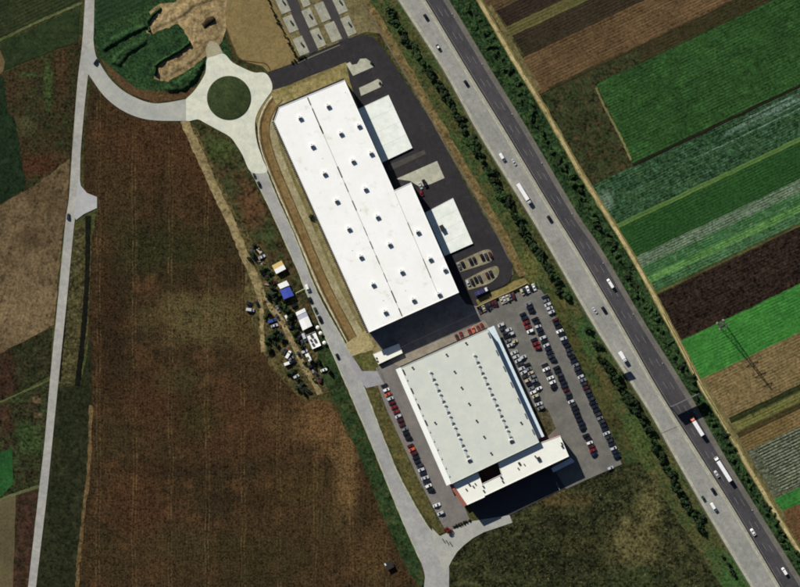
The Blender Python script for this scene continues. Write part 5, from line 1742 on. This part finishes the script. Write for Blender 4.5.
car(420.5, 186, BR, 'silver', 'pale car beside the dark van on the concrete apron', z=0.2)
car(421.6, 193.2, BR, 'red', 'red car in the shade beside the hall extension', z=0.18)
# cars on the minor roads
car(96, 62, R(55), 'black', 'dark car turning off the country road', z=0.24)
car(68.3, 216.5, R(83), 'dark grey', 'dark car on the country road beside the road bay', z=0.2)
car(259.3, 184.6, BR, 'black', 'black car at the edge of the site road near the roundabout', z=0.22)
car(254.5, 176, BR, 'dark grey', 'small dark grey car just below the roundabout concrete', z=0.22, sc=0.85)
car(337.6, 356.5, BR, 'black', 'black car driving along the site road', z=0.22)
van(307.5, 288.3, BR, 'white', 'white van at the site road edge beside the blue tent', z=0.22, L=5.0)
car(310.6, 300.3, BR, 'black', 'black car parked at the site road edge nearest the white van', z=0.21, sc=1.1)
car(315.6, 310.4, BR, 'green', 'dark green car parked between two black cars at the road edge', z=0.21)
car(320.2, 319.4, BR, 'black', 'black car parked lowest at the site road edge', z=0.21, sc=1.2)


# ------------------------------------------------------------------ camp
def trailer(px, py, ang, L, Wd, Hh, bodyc, label, roofs, name='trailer', cat='trailer'):
    q = W(px, py)
    t = thing(name, label, cat, (q.x, q.y, 0.12), ang)
    box('body', (0, 0, (0.6 + Hh) / 2), (L, Wd, Hh - 0.6), bodyc, t, bev=0.06)
    x = -L / 2
    for fr, m in roofs:
        box('roof_panel', (x + L * fr / 2, 0, Hh + 0.03), (L * fr - 0.04, Wd + 0.1, 0.06), m, t)
        x += L * fr
    tube('drawbar', (L / 2, 0, 0.5), (L / 2 + 1.2, 0, 0.45), 0.06, DARKT, t, seg=6)
    for y in (-Wd / 2 + 0.15, Wd / 2 - 0.15):
        wheel(t, -0.3, y)
    box('window', (0.2, -Wd / 2 - 0.01, Hh * 0.62), (L * 0.4, 0.03, 0.6), GLASS, t)
    return t


TY = plain('tarp_yellow', (216, 184, 112), 0.7)
TW = plain('tarp_white', (244, 244, 240), 0.6)
TB = plain('tarp_blue', (62, 78, 172), 0.6, var=0.25, size=2)
TG = plain('tarp_grey', (176, 178, 192), 0.7, var=0.2, size=2)
trailer(279, 267.3, R(-62), 6.2, 7.0, 3.0, TW, 'yellow and white roofed show trailer in the upper camp', [(0.48, TY), (0.52, TW)], 'show_trailer')


def tent(quad, hgt, rise, mat, label, extras=(), name='tent', cat='tent', sides=None):
    pw = wpts(quad, hgt)
    c = sum(pw, Vector((0, 0))) / 4
    t = thing(name, label, cat, (c.x, c.y, 0.1))
    q = [p - c for p in pw]
    m1, m2 = (q[0] + q[1]) / 2, (q[2] + q[3]) / 2
    bm = bmesh.new()
    V = [bm.verts.new((p.x, p.y, hgt)) for p in q] + [bm.verts.new((m1.x * 0.96, m1.y * 0.96, hgt + rise)), bm.verts.new((m2.x * 0.96, m2.y * 0.96, hgt + rise))]
    B = [bm.verts.new((p.x, p.y, hgt - 0.25)) for p in q]
    for f in ((0, 4, 5, 3), (4, 1, 2, 5), (0, 1, 4), (2, 3, 5)):
        bm.faces.new([V[i] for i in f])
    for i in range(4):
        bm.faces.new((V[i], V[(i + 1) % 4], B[(i + 1) % 4], B[i]))
    bmesh.ops.recalc_face_normals(bm, faces=bm.faces[:])
    obj('canopy', bm, mat, t)
    for p in q:
        tube('pole', (p.x * 0.96, p.y * 0.96, 0), (p.x * 0.96, p.y * 0.96, hgt), 0.06, ALU, t, seg=6)
    if sides:
        for i in (0, 2):
            a, b = q[i] * 0.95, q[(i + 1) % 4] * 0.95
            d = b - a
            m0 = (a + b) / 2
            box('side_wall', (m0.x, m0.y, hgt / 2 - 0.15), (d.length * 0.96, 0.05, hgt - 0.3), sides, t, rz=math.atan2(d.y, d.x))
    return t


tent([(277.5, 284.5), (286.5, 280.5), (289.5, 285.2), (280.3, 289)], 2.6, 0.3, TW, 'white awning joined above the blue tent', name='awning', cat='awning')
tent([(280, 290.5), (289.5, 286.5), (294, 295.5), (284, 299.5)], 3.2, 0.7, TB, 'bright blue canvas tent with white edging', sides=TW)
t = thing('barrier_pole', 'thin pale barrier pole from the blue tent to the road', 'barrier', (W(296, 293).x, W(296, 293).y, 0.1), math.atan2(4.6, 9))
box('bar', (3.0, 0, 0.95), (6.6, 0.3, 0.12), plain('bar_pale', (222, 214, 160), 0.6), t)
for x in (0, 6):
    tube('stand', (x, 0, 0), (x, 0, 0.92), 0.09, ALU, t, seg=6)
def mq(t0, t1):
    a, b, c, d = (295.5, 312.5), (304.5, 308), (312.3, 325.8), (302.8, 330.6)
    f = lambda p, q, t: (p[0] + (q[0] - p[0]) * t, p[1] + (q[1] - p[1]) * t)
    return [f(a, d, t0), f(b, c, t0), f(b, c, t1), f(a, d, t1)]


tent(mq(0, 0.19), 3.0, 0.3, TW, 'short white end tent of the marquee row', name='marquee', cat='marquee')
tent(mq(0.2, 0.43), 2.8, 0.3, TG, 'lilac grey tent between two white marquees', name='marquee', cat='marquee')
tent(mq(0.44, 1.0), 3.0, 0.5, TW, 'long white marquee beside the parked cars', name='marquee', cat='marquee', sides=TG)
# open topped white truck bed with dark goods
q = W(313.6, 340.3)
t = thing('flatbed_trailer', 'white open flatbed trailer carrying dark goods', 'trailer', (q.x, q.y, 0.1), BR)
box('bed', (0, 0, 1.0), (9.8, 6.2, 0.3), TW, t)
for s in (-1, 1):
    box('side_board', (0, s * 3.12, 1.35), (9.8, 0.1, 0.7), TW, t)
    box('end_board', (s * 4.93, 0, 1.35), (0.1, 6.2, 0.7), TW, t)
    for x in (-2.4, -1.2, 2.5):
        wheel(t, x, s * 2.6, 0.45, 0.3)
for i, (x, y, a_, b_, lab) in enumerate(((311.5, 335.6, 1.7, 1.5, 'dark crate nearest the marquee end of the flatbed'), (315.0, 340.2, 2.0, 1.4, 'dark crate in the middle of the flatbed'),
                                         (313.0, 344.2, 1.4, 1.4, 'small dark crate on the far end of the flatbed'), (310.9, 340.0, 1.1, 1.2, 'small dark crate at the flatbed side'))):
    q = W(x, y)
    c = thing('crate', lab, 'crate', (q.x, q.y, 1.26), BR)
    box('crate_body', (0, 0, 0.45), (a_, b_, 0.9), plain('crate_dark', (54, 54, 46), 0.8), c, bev=0.04)
    box('crate_lid', (0, 0, 0.94), (a_ + 0.08, b_ + 0.08, 0.08), plain('crate_lid', (72, 70, 58), 0.8), c)
van(304.5, 337.5, BR, 'silver', 'silver van tucked between marquee and flatbed', z=0.15, L=5.4)
q = W(309.3, 358)
lorry(309, 358, R(-62), 6.4, 'small white truck with dark load below the flatbed', boxcol=(236, 238, 232), z=0.12, Hh=2.8, gap=0.3)
q = W(307.6, 358)
c = thing('tarpaulin_bundle', 'dark tarpaulin bundle on the small white truck', 'bundle', (q.x, q.y, 2.95), 0.4)
obj('bundle_cover', loft([(-0.9, 0.4, 0, 0.2, 0.1), (-0.5, 0.8, 0, 0.55, 0.2), (0.5, 0.75, 0, 0.6, 0.2), (0.9, 0.4, 0, 0.25, 0.1)]), plain('tarp_dark', (40, 42, 38), 0.8), c)
tube('bundle_strap', (0, -0.75, 0.62), (0, 0.75, 0.62), 0.04, ALU, c, seg=5)
for p, ang, colr, lab in (((288.4, 354.5), 60, 'white', 'white van parked upper of two on the field edge'), ((288.2, 363.2), 20, 'white', 'white van parked lower of two on the field edge'),
                          ((272, 320.8), 20, 'blue', 'blue van among the bushes by the dirt lane'), ((250.3, 309.8), -8, 'silver', 'pale lilac grey van standing on the field edge'),
                          ((260.3, 252), -50, 'beige', 'pale van among scrap in the upper camp')):
    van(p[0], p[1], R(ang), colr, lab, z=0.14, L=5.4, Hh=2.1)
for p, ang, colr, lab in (((257.6, 304), -65, 'black', 'black car beside the lilac grey van'), ((296.3, 376.5), 30, 'silver', 'small pale car among weeds at the camp end'), ((309, 391.5), -30, 'black', 'black car at the lower tip of the camp'),
                          ((254, 247), -60, 'dark grey', 'dark grey car at the top of the camp'), ((255, 257.5), -20, 'black', 'black car below the dark grey car in the upper camp'), ((291, 358.5), 35, 'grey', 'grey car between the two white vans'),
                          ((249.5, 303.4), -5, 'dark blue', 'dark blue car above the lilac grey van'), ((324, 370), 20, 'white', 'white car near the green verge at the camp end'), ((320.5, 380), 80, 'maroon', 'dark maroon car on the dirt lane end'),
                          ((264.5, 274), -40, 'black', 'black car beside the show trailer'), ((277.5, 317), -60, 'dark grey', 'dark grey car beside the dirt lane bend'), ((303, 343), -60, 'dark grey', 'dark grey car behind the silver van'),
                          ((291, 327), 25, 'dark grey', 'dark grey car in the dirt lane by the marquee')):
    car(p[0], p[1], R(ang), colr, lab, z=0.15)
CAMP = [(252.5, 252.5, -55, 'dark grey', 'dark grey car tight against the scrap of the upper camp'), (262, 257, 30, 'silver', 'silver car beside the pale van of the upper camp'), (267.5, 279, -60, 'black', 'black car between bushes left of the show trailer'),
        (274, 283, 25, 'maroon', 'dark maroon car behind the white awning'), (272.5, 294, -60, 'dark grey', 'dark grey car left of the blue tent'), (278, 309, -65, 'grey', 'grey car on the far side of the dirt lane bend'),
        (274.5, 325.5, 15, 'silver', 'silver car just below the blue van'), (281.5, 334, -55, 'black', 'black car amid the bushes of the middle camp'), (284.5, 351, 60, 'dark grey', 'dark grey car above the upper white van'),
        (293, 361.5, 20, 'black', 'black car right of the lower white van'), (299, 354.5, -60, 'black', 'black car across the lane from the white vans'), (304.5, 351.5, 25, 'silver', 'silver car above the small white truck'),
        (311.5, 366, 25, 'black', 'black car below the small white truck'), (301.5, 387, -40, 'dark grey', 'dark grey car above the lowest black car of the camp'), (292, 372.5, 30, 'green', 'dark green car among the weeds at the camp end'),
        (287, 318, -60, 'white', 'white car beside the dirt lane near the marquee'), (294.5, 305.5, 25, 'black', 'black car between blue tent and marquee'), (299.5, 336, 60, 'dark grey', 'dark grey car left of the silver van'),
        (317, 374.5, -60, 'black', 'black car above the maroon car of the lane end')]
for x, y, a_, c_, lab in CAMP:
    car(x, y, R(a_), c_, lab, z=0.15, sc=1.05)
for x, y, r_ in ((259, 249, 2.6), (249.5, 258, 2.4), (264, 268, 3), (270, 273, 2.6), (275, 293, 3), (279, 296, 3), (284.5, 308, 3.4), (292, 312, 3), (291, 323, 2.8), (265.5, 317, 2.6), (273, 335, 3.4), (266, 342, 3), (282, 340, 3), (275, 343, 3),
                 (297, 326, 3), (293, 334, 2.6), (297, 341, 2.8), (305, 363, 2.6), (288, 373, 3), (297, 388, 3), (303, 391, 2.6), (313, 379, 2.2), (329, 372, 2.4), (318, 362, 2.6), (312, 361, 2.2), (270, 281, 2.6), (284, 296, 2.2)):
    bush(x, y, r_, random.uniform(1.8, 3.2), 'dark green bush growing among the camp vehicles near the ' + camp_near(x, y), 'camp bushes near the ' + camp_near(x, y), random.choice([LEAF, LEAF, LEAFG]))
for (x, y), lab in (((317.7, 327.3), 'small white parasol stall nearer the parked cars'), ((324.3, 342.6), 'small white parasol stall lower on the road edge'), ((320.5, 333), 'small white parasol stall between the other two')):
    q = W(x, y)
    t = thing('parasol', lab, 'parasol', (q.x, q.y, 0.12))
    bm = bmesh.new()
    bmesh.ops.create_cone(bm, cap_ends=False, segments=8, radius1=1.25, radius2=0.06, depth=0.5, matrix=Matrix.Translation((0, 0, 2.3)))
    obj('canopy', bm, TW, t)
    tube('pole', (0, 0, 0), (0, 0, 2.5), 0.04, ALU, t, seg=6)
    tube('base', (0, 0, 0), (0, 0, 0.1), 0.35, DARKT, t, seg=10)
rnd = random.Random(5)
for i, (x, y) in enumerate(((259, 260), (263, 264), (267, 283), (300, 322), (283, 342), (313, 372), (318, 375), (262, 257), (286, 349), (279, 326), (266, 300), (257, 300))):
    q = W(x, y)
    t = thing('scrap_pile', 'heap of mixed scrap boards lying ' + ('in the upper camp above the blue tent' if y < 290 else 'by the dirt lane near the marquee' if y < 345 else 'at the lower camp end'), 'scrap pile', (q.x, q.y, 0.12), rnd.uniform(0, 6), 'scrap heaps ' + ('above the blue tent' if y < 290 else 'near the marquee' if y < 345 else 'at the lower camp end'))
    for k in range(5):
        mm = rnd.choice([DARKT, plain('scrap_brown', (110, 84, 60), 0.9), plain('scrap_grey', (150, 148, 140), 0.8), plain('scrap_rust', (128, 76, 52), 0.9)])
        box('board', (rnd.uniform(-1, 1), rnd.uniform(-1, 1), 0.2 + k * 0.16), (rnd.uniform(0.6, 2.2), rnd.uniform(0.4, 1.2), 0.15), mm, t, rz=rnd.uniform(0, 3))
for ln in ([(250, 170), (264, 197), (277, 225), (295, 265), (307, 294), (322, 330), (340, 371), (370, 441), (385, 478), (400, 515), (414, 547), (421, 562)],
           [(266, 170), (276, 195), (295, 237), (318, 294), (340, 334), (353, 359)], [(364, 387), (385, 441), (400, 477), (422, 517), (434, 534)]):
    ribbon('road_edge', offset(ln, -0.3 if ln[0][0] == 250 else 0.3), 1.3, 0.226, paving('road_edge', (176, 178, 152), (160, 162, 140), big=4, con=0.25), 'pale dusty edge of the site road', 80, wob=0.25)
# dark hut in the field corner
q = W(389, 565)
t = thing('field_hut', 'dark square hut alone at the lower edge of the stubble field', 'hut', (q.x, q.y, 0.05), R(28))
box('wall', (0, 0, 1.2), (4.6, 4.4, 2.4), plain('hut_wall', (70, 60, 46), 0.9), t)
prism('roof', [Vector((-2.6, -2.5)), Vector((2.6, -2.5)), Vector((2.6, 2.5)), Vector((-2.6, 2.5))], 2.4, 2.6, plain('hut_roof', (38, 34, 30), 0.9), t)
box('door', (0, 2.22, 1.0), (1.0, 0.05, 2.0), DARKT, t)
box('roof_sheet', (-1.9, 1.6, 2.64), (1.0, 1.6, 0.06), ALU, t)

# prototypes are not part of the place
for pr in PROTO.values():
    for ch in list(pr.children):
        bpy.data.objects.remove(ch)
    bpy.data.objects.remove(pr)
